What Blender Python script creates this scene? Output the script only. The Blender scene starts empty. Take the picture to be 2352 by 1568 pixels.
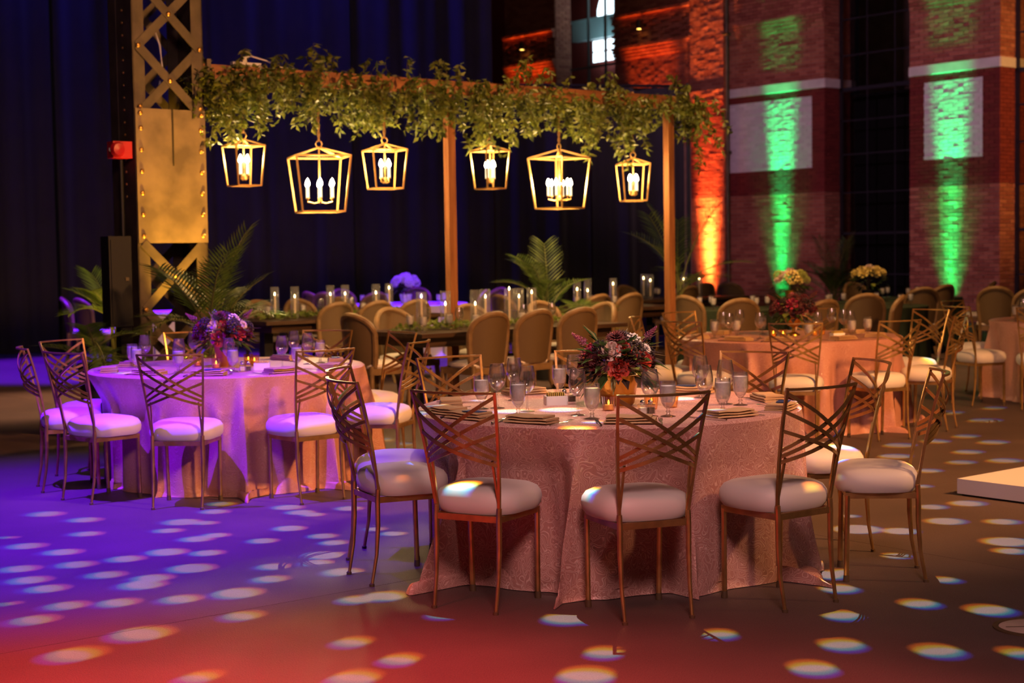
import bpy, math, random
from mathutils import Vector, Matrix, geometry

R = math.radians
PI = math.pi
rng = random.Random(7)
scene = bpy.context.scene
COL = scene.collection

# ------------------------------------------------------------------ camera
F_PX, PITCH, ROLL, CAM_H = 3486.11, 0.0590513, -0.0155546, 1.47893
cp, sp, cr, sr = math.cos(PITCH), math.sin(PITCH), math.cos(ROLL), math.sin(ROLL)
fw = Vector((0, cp, -sp)); up0 = Vector((0, sp, cp)); rt0 = Vector((1, 0, 0))
rt = rt0 * cr + up0 * sr
up = -rt0 * sr + up0 * cr
cam_data = bpy.data.cameras.new('camera')
cam_data.sensor_width = 36.0
cam_data.lens = F_PX / 2352 * 36.0
cam_data.clip_end = 300
cam_data.dof.use_dof = True
cam_data.dof.focus_distance = 6.7
cam_data.dof.aperture_fstop = 3.4
cam = bpy.data.objects.new('camera', cam_data)
COL.objects.link(cam)
cam.matrix_world = Matrix(((rt.x, up.x, -fw.x, 0), (rt.y, up.y, -fw.y, 0), (rt.z, up.z, -fw.z, CAM_H), (0, 0, 0, 1)))
scene.camera = cam

# ------------------------------------------------------------------ world, exposure
world = bpy.data.worlds.new('night_hall')
scene.world = world
world.use_nodes = True
bg = world.node_tree.nodes['Background']
bg.inputs[0].default_value = (0.9, 0.55, 0.75, 1)
bg.inputs[1].default_value = 0.002
vs = scene.view_settings
vs.view_transform = 'Standard'
vs.look = 'None'
vs.gamma = 1.0
vs.use_curve_mapping = False
vs.exposure = 0.0
cy = scene.cycles
cy.max_bounces = 8
cy.diffuse_bounces = 2
cy.glossy_bounces = 3
cy.transmission_bounces = 4
cy.transparent_max_bounces = 24
cy.caustics_reflective = False
cy.caustics_refractive = False
cy.sample_clamp_indirect = 4.0

# ------------------------------------------------------------------ lights
# room axes: A runs along the pergola beam, B along the brick wall (away to the left)
AX = Vector((0.777, 0.629, 0)); BX = Vector((-0.629, 0.777, 0))
W0 = Vector((5.62, 33.0, 0)); WE = Vector((0.629, -0.777, 0)); WN = Vector((-0.777, -0.629, 0))

def wall_pt(u, z, off=0.0):
    p = W0 + WE * u + WN * off
    return Vector((p.x, p.y, z))

def spot(name, loc, target, power, color, size, blend=0.5, radius=0.08):
    d = bpy.data.lights.new(name, 'SPOT')
    d.energy = power; d.color = color; d.spot_size = R(size); d.spot_blend = blend; d.shadow_soft_size = radius
    o = bpy.data.objects.new(name, d)
    COL.objects.link(o)
    o.location = loc
    o.rotation_euler = (Vector(target) - Vector(loc)).to_track_quat('-Z', 'Y').to_euler()
    return o

VIOLET = (0.12, 0.004, 1.0)
AMBER = (1.0, 0.43, 0.13)
spot('violet_wash_near', (-4.5, 7.4, 9.0), (-2.95, 8.45, 0), 23000, VIOLET, 38, 1.0, 0.05)
spot('violet_wash_far', (-5.4, 20.6, 7.8), (-5.4, 20.7, 0), 13000, VIOLET, 44, 0.4, 0.15)
spot('violet_wash_centre', (-1.3, 21.6, 7.8), (-1.3, 21.6, 0), 7000, VIOLET, 44, 0.5, 0.15)
spot('red_wash', (-2.8, 3.2, 5.0), (-1.75, 4.40, 0), 6000, (1.0, 0.045, 0.06), 46, 1.0, 0.3)
spot('red_wash_front', (0.0, 2.3, 5.6), (0.0, 3.9, 0), 3600, (1.0, 0.07, 0.06), 42, 1.0, 0.3)
spot('amber_key', (6.2, 4.6, 6.0), (0.6, 12.2, 0.4), 5600, AMBER, 60, 0.8, 0.35)
spot('amber_side', (5.8, 5.6, 4.2), (1.25, 7.15, 0.45), 750, (1.0, 0.50, 0.22), 24, 1.0, 0.25)
spot('amber_back', (0.4, 15.6, 9.0), (0.2, 16.6, 0), 2600, (1.0, 0.55, 0.22), 48, 0.9, 0.3)
spot('amber_left', (-2.6, 19.5, 7.5), (-5.0, 15.4, 0), 4200, (1.0, 0.50, 0.25), 24, 0.8, 0.1)
spot('amber_pier_wash', (16.5, 20.0, 6.5), wall_pt(3.4, 3.4), 3800, (1.0, 0.42, 0.10), 34, 1.0, 0.2)
spot('amber_right_back', (3.6, 15.5, 8.5), (4.0, 18.6, 0.6), 2600, (1.0, 0.50, 0.18), 56, 0.9, 0.2)
spot('added_table_fill', (0.7, 5.2, 8.5), (0.45, 7.22, 0.75), 2000, (1.0, 0.68, 0.62), 15, 0.7, 0.08)  # added fill that brightens the goblets and tabletop, no real fixture
spot('yellow_palm_uplight', (-3.95, 13.45, 0.35), (-3.80, 13.95, 1.3), 60, (1.0, 0.55, 0.06), 60, 0.8, 0.05)
spot('blue_drape_wash', (-3.2, 23.9, 9.4), (-2.9, 24.9, 7.0), 1200, (0.02, 0.02, 1.0), 84, 1.0, 0.3)
spot('blue_drape_wash_side', (-7.4, 23.0, 9.4), (-7.0, 24.1, 6.9), 1000, (0.02, 0.02, 1.0), 70, 1.0, 0.3)
spot('rose_wall_wash', (-2.0, 16.0, 9.5), (7.2, 31.0, 3.2), 3200, (1.0, 0.48, 0.80), 46, 1.0, 0.4)
la = bpy.data.lights.new('rose_front_wash', 'AREA')
la.shape = 'DISK'; la.size = 1.6; la.energy = 310; la.color = (1.0, 0.53, 0.50)
lo = bpy.data.objects.new('rose_front_wash', la); COL.objects.link(lo)
lo.location = (0.6, -0.6, 5.6)
lo.rotation_euler = (Vector((0.6, 7.0, 0.5)) - lo.location).to_track_quat('-Z', 'Y').to_euler()
GREEN = (0.0, 1.0, 0.22)
for nm, u, pw, c, off, sz in (('green_uplight', 0.36, 15000, GREEN, 0.24, 13), ('green_uplight', 4.62, 13500, GREEN, 0.24, 13),
                              ('orange_uplight', -1.66, 26000, (1.0, 0.25, 0.045), 0.38, 18), ('orange_uplight', -3.55, 12000, (1.0, 0.16, 0.02), 0.3, 20),
                              ('orange_uplight', -8.0, 12000, (1.0, 0.16, 0.02), 0.3, 20)):
    spot(nm, wall_pt(u, 0.22, off), wall_pt(u, 3.2, 0.02), pw, c, sz, 0.6, 0.16)
    if u > -2: spot(nm + '_spill', wall_pt(u, 0.22, off), wall_pt(u, 1.6, 0.0), pw * 0.035, c, 44, 0.9, 0.16)
spot('yellow_column_uplight', (-2.66, 12.72, 0.30), (-2.88, 13.10, 1.75), 800, (1.0, 0.50, 0.05), 36, 0.8, 0.05)

# ------------------------------------------------------------------ materials
def new_mat(name):
    m = bpy.data.materials.new(name)
    m.use_nodes = True
    nt = m.node_tree
    return m, nt, nt.nodes['Principled BSDF']

def pmat(name, col, rough=0.5, metal=0.0, var=0.0, scale=8.0, bump=0.0, bscale=60.0, spec=None, sheen=0.0, col2=None, detail=4.0, coat=0.0):
    """procedural principled material: noise colour variation + noise bump"""
    m, nt, b = new_mat(name)
    b.inputs['Roughness'].default_value = rough
    b.inputs['Metallic'].default_value = metal
    if spec is not None: b.inputs['Specular IOR Level'].default_value = spec
    if sheen: b.inputs['Sheen Weight'].default_value = sheen
    if coat: b.inputs['Coat Weight'].default_value = coat
    tc = nt.nodes.new('ShaderNodeTexCoord')
    if var or col2:
        n = nt.nodes.new('ShaderNodeTexNoise'); n.inputs['Scale'].default_value = scale; n.inputs['Detail'].default_value = detail
        nt.links.new(tc.outputs['Object'], n.inputs['Vector'])
        r = nt.nodes.new('ShaderNodeValToRGB')
        c2 = col2 if col2 else tuple(min(1, c * (1 + var)) for c in col)
        c1 = col if col2 else tuple(c * (1 - var) for c in col)
        r.color_ramp.elements[0].position = 0.35; r.color_ramp.elements[1].position = 0.65
        r.color_ramp.elements[0].color = (*c1, 1); r.color_ramp.elements[1].color = (*c2, 1)
        nt.links.new(n.outputs['Fac'], r.inputs['Fac'])
        nt.links.new(r.outputs['Color'], b.inputs['Base Color'])
    else:
        b.inputs['Base Color'].default_value = (*col, 1)
    if bump:
        n2 = nt.nodes.new('ShaderNodeTexNoise'); n2.inputs['Scale'].default_value = bscale; n2.inputs['Detail'].default_value = 5
        nt.links.new(tc.outputs['Object'], n2.inputs['Vector'])
        bp = nt.nodes.new('ShaderNodeBump'); bp.inputs['Strength'].default_value = bump; bp.inputs['Distance'].default_value = 0.01
        nt.links.new(n2.outputs['Fac'], bp.inputs['Height'])
        nt.links.new(bp.outputs['Normal'], b.inputs['Normal'])
    return m

def emit_mat(name, col, strength):
    m = bpy.data.materials.new(name); m.use_nodes = True
    nt = m.node_tree; nt.nodes.clear()
    e = nt.nodes.new('ShaderNodeEmission'); e.inputs[0].default_value = (*col, 1); e.inputs[1].default_value = strength
    o = nt.nodes.new('ShaderNodeOutputMaterial'); nt.links.new(e.outputs[0], o.inputs[0])
    return m

def thin_glass(name, tint=(1, 1, 1), base=0.04, edge=0.75, rough=0.02, haze=0.0):
    """thin-walled glass: fresnel-weighted mix of clear and mirror, with a trace of pale haze painted in for caught light"""
    m = bpy.data.materials.new(name); m.use_nodes = True
    nt = m.node_tree; nt.nodes.clear()
    o = nt.nodes.new('ShaderNodeOutputMaterial')
    t = nt.nodes.new('ShaderNodeBsdfTransparent'); t.inputs[0].default_value = (*tint, 1)
    g = nt.nodes.new('ShaderNodeBsdfGlossy'); g.inputs['Roughness'].default_value = rough
    lw = nt.nodes.new('ShaderNodeLayerWeight'); lw.inputs['Blend'].default_value = 0.35
    mr = nt.nodes.new('ShaderNodeMapRange'); mr.inputs['To Min'].default_value = base; mr.inputs['To Max'].default_value = edge
    nt.links.new(lw.outputs['Facing'], mr.inputs['Value'])
    mx = nt.nodes.new('ShaderNodeMixShader')
    nt.links.new(mr.outputs[0], mx.inputs[0]); nt.links.new(t.outputs[0], mx.inputs[1]); nt.links.new(g.outputs[0], mx.inputs[2])
    if haze:
        d = nt.nodes.new('ShaderNodeBsdfDiffuse'); d.inputs[0].default_value = (0.9, 0.9, 0.92, 1)  # pale diffuse stands in for light the glass would catch
        m2 = nt.nodes.new('ShaderNodeMixShader'); m2.inputs[0].default_value = haze
        nt.links.new(mx.outputs[0], m2.inputs[1]); nt.links.new(d.outputs[0], m2.inputs[2]); nt.links.new(m2.outputs[0], o.inputs[0])
    else:
        nt.links.new(mx.outputs[0], o.inputs[0])
    return m

def damask_mat(name, base, light, scale, r0=0.52, r1=0.30):
    m, nt, b = new_mat(name)
    tc = nt.nodes.new('ShaderNodeTexCoord')
    n = nt.nodes.new('ShaderNodeTexNoise'); n.inputs['Scale'].default_value = scale * 0.55; n.inputs['Detail'].default_value = 1.0
    nt.links.new(tc.outputs['Object'], n.inputs['Vector'])
    mxv = nt.nodes.new('ShaderNodeMix'); mxv.data_type = 'VECTOR'; mxv.inputs['Factor'].default_value = 0.35
    nt.links.new(tc.outputs['Object'], mxv.inputs[4]); nt.links.new(n.outputs['Color'], mxv.inputs[5])
    v = nt.nodes.new('ShaderNodeTexVoronoi'); v.feature = 'DISTANCE_TO_EDGE'; v.inputs['Scale'].default_value = scale
    nt.links.new(mxv.outputs[1], v.inputs['Vector'])
    w = nt.nodes.new('ShaderNodeMath'); w.operation = 'SINE'
    mul = nt.nodes.new('ShaderNodeMath'); mul.operation = 'MULTIPLY'; mul.inputs[1].default_value = 38.0
    nt.links.new(v.outputs['Distance'], mul.inputs[0]); nt.links.new(mul.outputs[0], w.inputs[0])
    r = nt.nodes.new('ShaderNodeMapRange'); r.inputs['From Min'].default_value = 0.55; r.inputs['From Max'].default_value = 0.95
    nt.links.new(w.outputs[0], r.inputs['Value'])
    mc = nt.nodes.new('ShaderNodeMix'); mc.data_type = 'RGBA'
    mc.inputs[6].default_value = (*base, 1); mc.inputs[7].default_value = (*light, 1)
    nt.links.new(r.outputs[0], mc.inputs[0]); nt.links.new(mc.outputs[2], b.inputs['Base Color'])
    mrr = nt.nodes.new('ShaderNodeMapRange'); mrr.inputs['To Min'].default_value = r0; mrr.inputs['To Max'].default_value = r1
    nt.links.new(r.outputs[0], mrr.inputs['Value']); nt.links.new(mrr.outputs[0], b.inputs['Roughness'])
    bp = nt.nodes.new('ShaderNodeBump'); bp.inputs['Strength'].default_value = 0.25; bp.inputs['Distance'].default_value = 0.004
    nt.links.new(r.outputs[0], bp.inputs['Height']); nt.links.new(bp.outputs['Normal'], b.inputs['Normal'])
    return m

def brick_mat(name, c1, c2, rough=0.85):
    m, nt, b = new_mat(name)
    b.inputs['Roughness'].default_value = rough
    g = nt.nodes.new('ShaderNodeNewGeometry'); oi = nt.nodes.new('ShaderNodeObjectInfo')
    ad = nt.nodes.new('ShaderNodeMath'); ad.operation = 'ADD'
    nt.links.new(g.outputs['Random Per Island'], ad.inputs[0]); nt.links.new(oi.outputs['Random'], ad.inputs[1])
    fr = nt.nodes.new('ShaderNodeMath'); fr.operation = 'FRACT'; nt.links.new(ad.outputs[0], fr.inputs[0])
    mc = nt.nodes.new('ShaderNodeMix'); mc.data_type = 'RGBA'
    mc.inputs[6].default_value = (*c1, 1); mc.inputs[7].default_value = (*c2, 1)
    nt.links.new(fr.outputs[0], mc.inputs[0]); nt.links.new(mc.outputs[2], b.inputs['Base Color'])
    tc = nt.nodes.new('ShaderNodeTexCoord')
    n2 = nt.nodes.new('ShaderNodeTexNoise'); n2.inputs['Scale'].default_value = 30; n2.inputs['Detail'].default_value = 4
    nt.links.new(tc.outputs['Object'], n2.inputs['Vector'])
    bp = nt.nodes.new('ShaderNodeBump'); bp.inputs['Strength'].default_value = 0.3; bp.inputs['Distance'].default_value = 0.01
    nt.links.new(n2.outputs['Fac'], bp.inputs['Height']); nt.links.new(bp.outputs['Normal'], b.inputs['Normal'])
    return m

def wood_mat(name, c1, c2, rough=0.55, axis=(2.0, 30.0, 30.0)):
    m, nt, b = new_mat(name)
    b.inputs['Roughness'].default_value = rough
    tc = nt.nodes.new('ShaderNodeTexCoord'); mp = nt.nodes.new('ShaderNodeMapping'); mp.inputs['Scale'].default_value = axis
    nt.links.new(tc.outputs['Object'], mp.inputs['Vector'])
    n = nt.nodes.new('ShaderNodeTexNoise'); n.inputs['Scale'].default_value = 1.0; n.inputs['Detail'].default_value = 6; n.inputs['Distortion'].default_value = 0.6
    nt.links.new(mp.outputs[0], n.inputs['Vector'])
    r = nt.nodes.new('ShaderNodeValToRGB')
    r.color_ramp.elements[0].position = 0.35; r.color_ramp.elements[1].position = 0.65
    r.color_ramp.elements[0].color = (*c1, 1); r.color_ramp.elements[1].color = (*c2, 1)
    nt.links.new(n.outputs['Fac'], r.inputs['Fac']); nt.links.new(r.outputs['Color'], b.inputs['Base Color'])
    bp = nt.nodes.new('ShaderNodeBump'); bp.inputs['Strength'].default_value = 0.2
    nt.links.new(n.outputs['Fac'], bp.inputs['Height']); nt.links.new(bp.outputs['Normal'], b.inputs['Normal'])
    return m

def weave_mat(name, c1, c2, scale=90):
    m, nt, b = new_mat(name)
    b.inputs['Roughness'].default_value = 0.6
    tc = nt.nodes.new('ShaderNodeTexCoord')
    ws = []
    for ax in ('X', 'Z'):
        w = nt.nodes.new('ShaderNodeTexWave'); w.bands_direction = ax; w.inputs['Scale'].default_value = scale
        nt.links.new(tc.outputs['Object'], w.inputs['Vector']); ws.append(w)
    mu = nt.nodes.new('ShaderNodeMath'); mu.operation = 'MULTIPLY'
    nt.links.new(ws[0].outputs['Fac'], mu.inputs[0]); nt.links.new(ws[1].outputs['Fac'], mu.inputs[1])
    mc = nt.nodes.new('ShaderNodeMix'); mc.data_type = 'RGBA'
    mc.inputs[6].default_value = (*c1, 1); mc.inputs[7].default_value = (*c2, 1)
    nt.links.new(mu.outputs[0], mc.inputs[0]); nt.links.new(mc.outputs[2], b.inputs['Base Color'])
    bp = nt.nodes.new('ShaderNodeBump'); bp.inputs['Strength'].default_value = 0.3; bp.inputs['Distance'].default_value = 0.003
    nt.links.new(mu.outputs[0], bp.inputs['Height']); nt.links.new(bp.outputs['Normal'], b.inputs['Normal'])
    return m

def leaf_mat(name, c1, c2, rough=0.45):
    m, nt, b = new_mat(name)
    b.inputs['Roughness'].default_value = rough
    g = nt.nodes.new('ShaderNodeNewGeometry'); oi = nt.nodes.new('ShaderNodeObjectInfo')
    ad = nt.nodes.new('ShaderNodeMath'); ad.operation = 'ADD'
    nt.links.new(g.outputs['Random Per Island'], ad.inputs[0]); nt.links.new(oi.outputs['Random'], ad.inputs[1])
    fr = nt.nodes.new('ShaderNodeMath'); fr.operation = 'FRACT'; nt.links.new(ad.outputs[0], fr.inputs[0])
    mc = nt.nodes.new('ShaderNodeMix'); mc.data_type = 'RGBA'
    mc.inputs[6].default_value = (*c1, 1); mc.inputs[7].default_value = (*c2, 1)
    nt.links.new(fr.outputs[0], mc.inputs[0]); nt.links.new(mc.outputs[2], b.inputs['Base Color'])
    out = nt.nodes['Material Output']
    tr = nt.nodes.new('ShaderNodeBsdfTranslucent'); nt.links.new(mc.outputs[2], tr.inputs[0])
    mx = nt.nodes.new('ShaderNodeMixShader'); mx.inputs[0].default_value = 0.3
    nt.links.new(b.outputs[0], mx.inputs[1]); nt.links.new(tr.outputs[0], mx.inputs[2]); nt.links.new(mx.outputs[0], out.inputs[0])
    return m

def ice_mat(name):
    m = bpy.data.materials.new(name); m.use_nodes = True
    nt = m.node_tree; nt.nodes.clear()
    o = nt.nodes.new('ShaderNodeOutputMaterial')
    t = nt.nodes.new('ShaderNodeBsdfTransparent'); t.inputs[0].default_value = (0.95, 0.97, 1, 1)
    d = nt.nodes.new('ShaderNodeBsdfDiffuse'); d.inputs[0].default_value = (1.0, 0.93, 0.91, 1)
    tl = nt.nodes.new('ShaderNodeBsdfTranslucent'); tl.inputs[0].default_value = (0.9, 0.9, 0.92, 1)
    m1 = nt.nodes.new('ShaderNodeMixShader'); m1.inputs[0].default_value = 0.3
    nt.links.new(d.outputs[0], m1.inputs[1]); nt.links.new(tl.outputs[0], m1.inputs[2])
    tc = nt.nodes.new('ShaderNodeTexCoord'); n = nt.nodes.new('ShaderNodeTexNoise'); n.inputs['Scale'].default_value = 45; n.inputs['Detail'].default_value = 2
    nt.links.new(tc.outputs['Object'], n.inputs['Vector'])
    mr = nt.nodes.new('ShaderNodeMapRange'); mr.inputs['From Min'].default_value = 0.3; mr.inputs['From Max'].default_value = 0.7
    mr.inputs['To Min'].default_value = 0.75; mr.inputs['To Max'].default_value = 1.0
    nt.links.new(n.outputs['Fac'], mr.inputs['Value'])
    m2 = nt.nodes.new('ShaderNodeMixShader')
    nt.links.new(mr.outputs[0], m2.inputs[0]); nt.links.new(t.outputs[0], m2.inputs[1]); nt.links.new(m1.outputs[0], m2.inputs[2])
    nt.links.new(m2.outputs[0], o.inputs[0])
    return m

def floor_mat():
    m, nt, b = new_mat('sealed_asphalt')
    tc = nt.nodes.new('ShaderNodeTexCoord')
    n1 = nt.nodes.new('ShaderNodeTexNoise'); n1.inputs['Scale'].default_value = 1.3; n1.inputs['Detail'].default_value = 6
    n2 = nt.nodes.new('ShaderNodeTexVoronoi'); n2.inputs['Scale'].default_value = 190
    n3 = nt.nodes.new('ShaderNodeTexNoise'); n3.inputs['Scale'].default_value = 260; n3.inputs['Detail'].default_value = 2
    for n in (n1, n2, n3): nt.links.new(tc.outputs['Object'], n.inputs['Vector'])
    r1 = nt.nodes.new('ShaderNodeMapRange'); r1.inputs['From Min'].default_value = 0.3; r1.inputs['From Max'].default_value = 0.7
    r1.inputs['To Min'].default_value = 0.75; r1.inputs['To Max'].default_value = 1.1
    nt.links.new(n1.outputs['Fac'], r1.inputs['Value'])
    r3 = nt.nodes.new('ShaderNodeMapRange'); r3.inputs['From Min'].default_value = 0.3; r3.inputs['From Max'].default_value = 0.7
    r3.inputs['To Min'].default_value = 0.55; r3.inputs['To Max'].default_value = 1.4
    nt.links.new(n3.outputs['Fac'], r3.inputs['Value'])
    mu = nt.nodes.new('ShaderNodeMath'); mu.operation = 'MULTIPLY'
    nt.links.new(r1.outputs[0], mu.inputs[0]); nt.links.new(r3.outputs[0], mu.inputs[1])
    cm = nt.nodes.new('ShaderNodeMix'); cm.data_type = 'RGBA'; cm.blend_type = 'MULTIPLY'; cm.inputs[0].default_value = 1
    cm.inputs[6].default_value = (0.115, 0.076, 0.068, 1)
    nt.links.new(mu.outputs[0], cm.inputs[7]); nt.links.new(cm.outputs[2], b.inputs['Base Color'])
    b.inputs['Roughness'].default_value = 0.55
    b.inputs['Specular IOR Level'].default_value = 0.35
    bp = nt.nodes.new('ShaderNodeBump'); bp.inputs['Strength'].default_value = 0.35; bp.inputs['Distance'].default_value = 0.003
    nt.links.new(n2.outputs['Distance'], bp.inputs['Height']); nt.links.new(bp.outputs['Normal'], b.inputs['Normal'])
    return m

M = {}
M['floor'] = floor_mat()
M['gold'] = pmat('brushed_gold_metal', (0.56, 0.33, 0.12), 0.33, 0.85, var=0.18, scale=14)
M['foot'] = pmat('brown_plastic_cap', (0.10, 0.06, 0.03), 0.5)
M['vinyl'] = pmat('ivory_stretch_cover', (0.80, 0.71, 0.65), 0.55, sheen=0.1, var=0.03, scale=3)
M['cloth'] = damask_mat('blush_damask', (0.53, 0.25, 0.21), (0.80, 0.50, 0.43), 16.0)
M['cloth_far'] = damask_mat('blush_satin', (0.54, 0.24, 0.185), (0.63, 0.32, 0.25), 16.0, 0.40, 0.30)
M['white_cloth'] = pmat('white_table_linen', (0.75, 0.72, 0.74), 0.8, var=0.04)
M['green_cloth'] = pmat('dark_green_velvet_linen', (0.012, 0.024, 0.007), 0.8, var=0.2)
M['cane'] = weave_mat('woven_cane', (0.10, 0.06, 0.025), (0.23, 0.145, 0.065))
M['rattan_wood'] = pmat('limed_oak_frame', (0.22, 0.13, 0.055), 0.5, var=0.2, scale=10)
M['dark_wood'] = wood_mat('dark_stained_plank', (0.03, 0.016, 0.010), (0.085, 0.045, 0.026), 0.35)
M['black'] = pmat('black_paint', (0.008, 0.008, 0.010), 0.5, var=0.2)
M['timber'] = wood_mat('cedar_timber', (0.24, 0.085, 0.028), (0.40, 0.16, 0.055), 0.6)
M['lantern'] = pmat('gilt_lantern_metal', (0.75, 0.47, 0.16), 0.35, 0.7, var=0.1)
M['sleeve'] = emit_mat('sleeve_bulb_glow', (1.0, 0.78, 0.45), 2.2)  # emission stands in for bulb light falling on the sleeves
M['bulb'] = emit_mat('glowing_bulb', (1.0, 0.72, 0.36), 90)
M['flame'] = emit_mat('candle_flame', (1.0, 0.70, 0.28), 25)
M['votive_flame'] = emit_mat('votive_flame', (1.0, 0.55, 0.10), 9)
M['wax'] = pmat('ivory_wax', (0.85, 0.70, 0.48), 0.5)
M['rope'] = pmat('twisted_jute', (0.28, 0.15, 0.05), 0.8, var=0.3, scale=60)
M['glass'] = thin_glass('clear_glass', base=0.07, edge=0.9, rough=0.06, haze=0.010)
M['hurricane_glass'] = thin_glass('hurricane_glass', base=0.08, edge=0.8, rough=0.10, haze=0.07)
M['amber_glass'] = thin_glass('ribbed_amber_glass', (1.0, 0.66, 0.20), 0.08, 0.8, 0.08)
M['ice'] = ice_mat('ice_water')
M['steel_cutlery'] = pmat('polished_steel', (0.75, 0.75, 0.78), 0.16, 1.0)
M['napkin'] = pmat('taupe_napkin_linen', (0.48, 0.29, 0.14), 0.85, var=0.1, bump=0.2, bscale=300)
M['menu'] = pmat('navy_menu_card', (0.03, 0.05, 0.16), 0.5, var=0.1)
M['china'] = pmat('white_china', (0.85, 0.83, 0.80), 0.25)
M['packets'] = pmat('yellow_sugar_packets', (0.85, 0.62, 0.12), 0.6)
M['iron'] = pmat('painted_steel_bronze', (0.11, 0.085, 0.055), 0.5, 0.4, var=0.25, scale=5, bump=0.15, bscale=30)
M['iron_plate'] = pmat('worn_steel_plate', (0.24, 0.18, 0.10), 0.5, 0.3, var=0.30, scale=4, bump=0.12, bscale=25)
M['rivet'] = pmat('brass_rivet', (0.65, 0.38, 0.10), 0.3, 0.8)
M['red_metal'] = pmat('red_alarm_metal', (0.55, 0.01, 0.02), 0.35)
M['drape'] = pmat('black_velour', (0.010, 0.009, 0.012), 0.9, var=0.15, scale=3, sheen=0.3)
M['mortar'] = pmat('lime_mortar', (0.33, 0.24, 0.19), 0.9, var=0.2, scale=3)
M['brick'] = brick_mat('red_brick', (0.30, 0.085, 0.05), (0.50, 0.19, 0.11))
M['maroon_brick'] = brick_mat('maroon_painted_brick', (0.16, 0.018, 0.015), (0.22, 0.03, 0.022))
M['white_brick'] = brick_mat('white_painted_brick', (0.68, 0.64, 0.62), (0.80, 0.76, 0.74))
M['stone'] = pmat('white_stone_band', (0.72, 0.66, 0.60), 0.8, var=0.1, scale=3)
M['lit_pane'] = emit_mat('lit_window_pane', (0.72, 0.9, 1.0), 3.5)
M['mullion'] = pmat('pale_steel_mullion', (0.22, 0.32, 0.33), 0.5)
M['black_cloth'] = pmat('black_window_cloth', (0.006, 0.006, 0.008), 0.9)  # plain black of the cloth hung behind the windows
M['white_paint'] = pmat('white_laminate', (0.80, 0.76, 0.78), 0.4)
M['vine'] = leaf_mat('smilax_leaf', (0.07, 0.10, 0.012), (0.19, 0.21, 0.03))
M['stem'] = pmat('woody_stem', (0.07, 0.055, 0.02), 0.8)
M['palm'] = leaf_mat('palm_leaf', (0.045, 0.09, 0.015), (0.13, 0.20, 0.035))
M['palm_stem'] = pmat('palm_stalk', (0.14, 0.16, 0.04), 0.6)
M['green_leaf'] = leaf_mat('glossy_green_leaf', (0.02, 0.06, 0.014), (0.07, 0.13, 0.035), 0.35)
M['olive_leaf'] = leaf_mat('olive_leaf', (0.16, 0.14, 0.05), (0.26, 0.22, 0.10))
M['table_green'] = leaf_mat('table_greenery', (0.10, 0.16, 0.02), (0.22, 0.28, 0.05))
for nm, c in dict(burgundy=(0.11, 0.004, 0.008), black_plum=(0.018, 0.006, 0.012), coral=(0.55, 0.06, 0.035), pink=(0.80, 0.25, 0.27), magenta=(0.42, 0.02, 0.08),
                  cream=(0.80, 0.62, 0.55), white=(0.75, 0.68, 0.70), yellow=(0.80, 0.66, 0.20), lime=(0.40, 0.45, 0.08), mauve=(0.30, 0.06, 0.15)).items():
    M['fl_' + nm] = pmat(nm + '_petals', c, 0.6, sheen=0.2, var=0.12, scale=25)
M['gold_vase'] = pmat('hammered_gold_vase', (0.55, 0.32, 0.06), 0.30, 1.0, bump=0.3, bscale=40)
M['copper_vase'] = pmat('copper_vase', (0.50, 0.20, 0.10), 0.35, 0.8)
M['cabinet'] = pmat('black_cabinet_paint', (0.004, 0.004, 0.005), 0.6)
M['pot'] = pmat('black_planter', (0.012, 0.012, 0.014), 0.4)
M['white_plastic'] = pmat('white_plastic', (0.75, 0.72, 0.74), 0.4)
M['brass_floor'] = pmat('floor_box_lid', (0.60, 0.46, 0.38), 0.5, 0.2, var=0.1)

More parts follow.
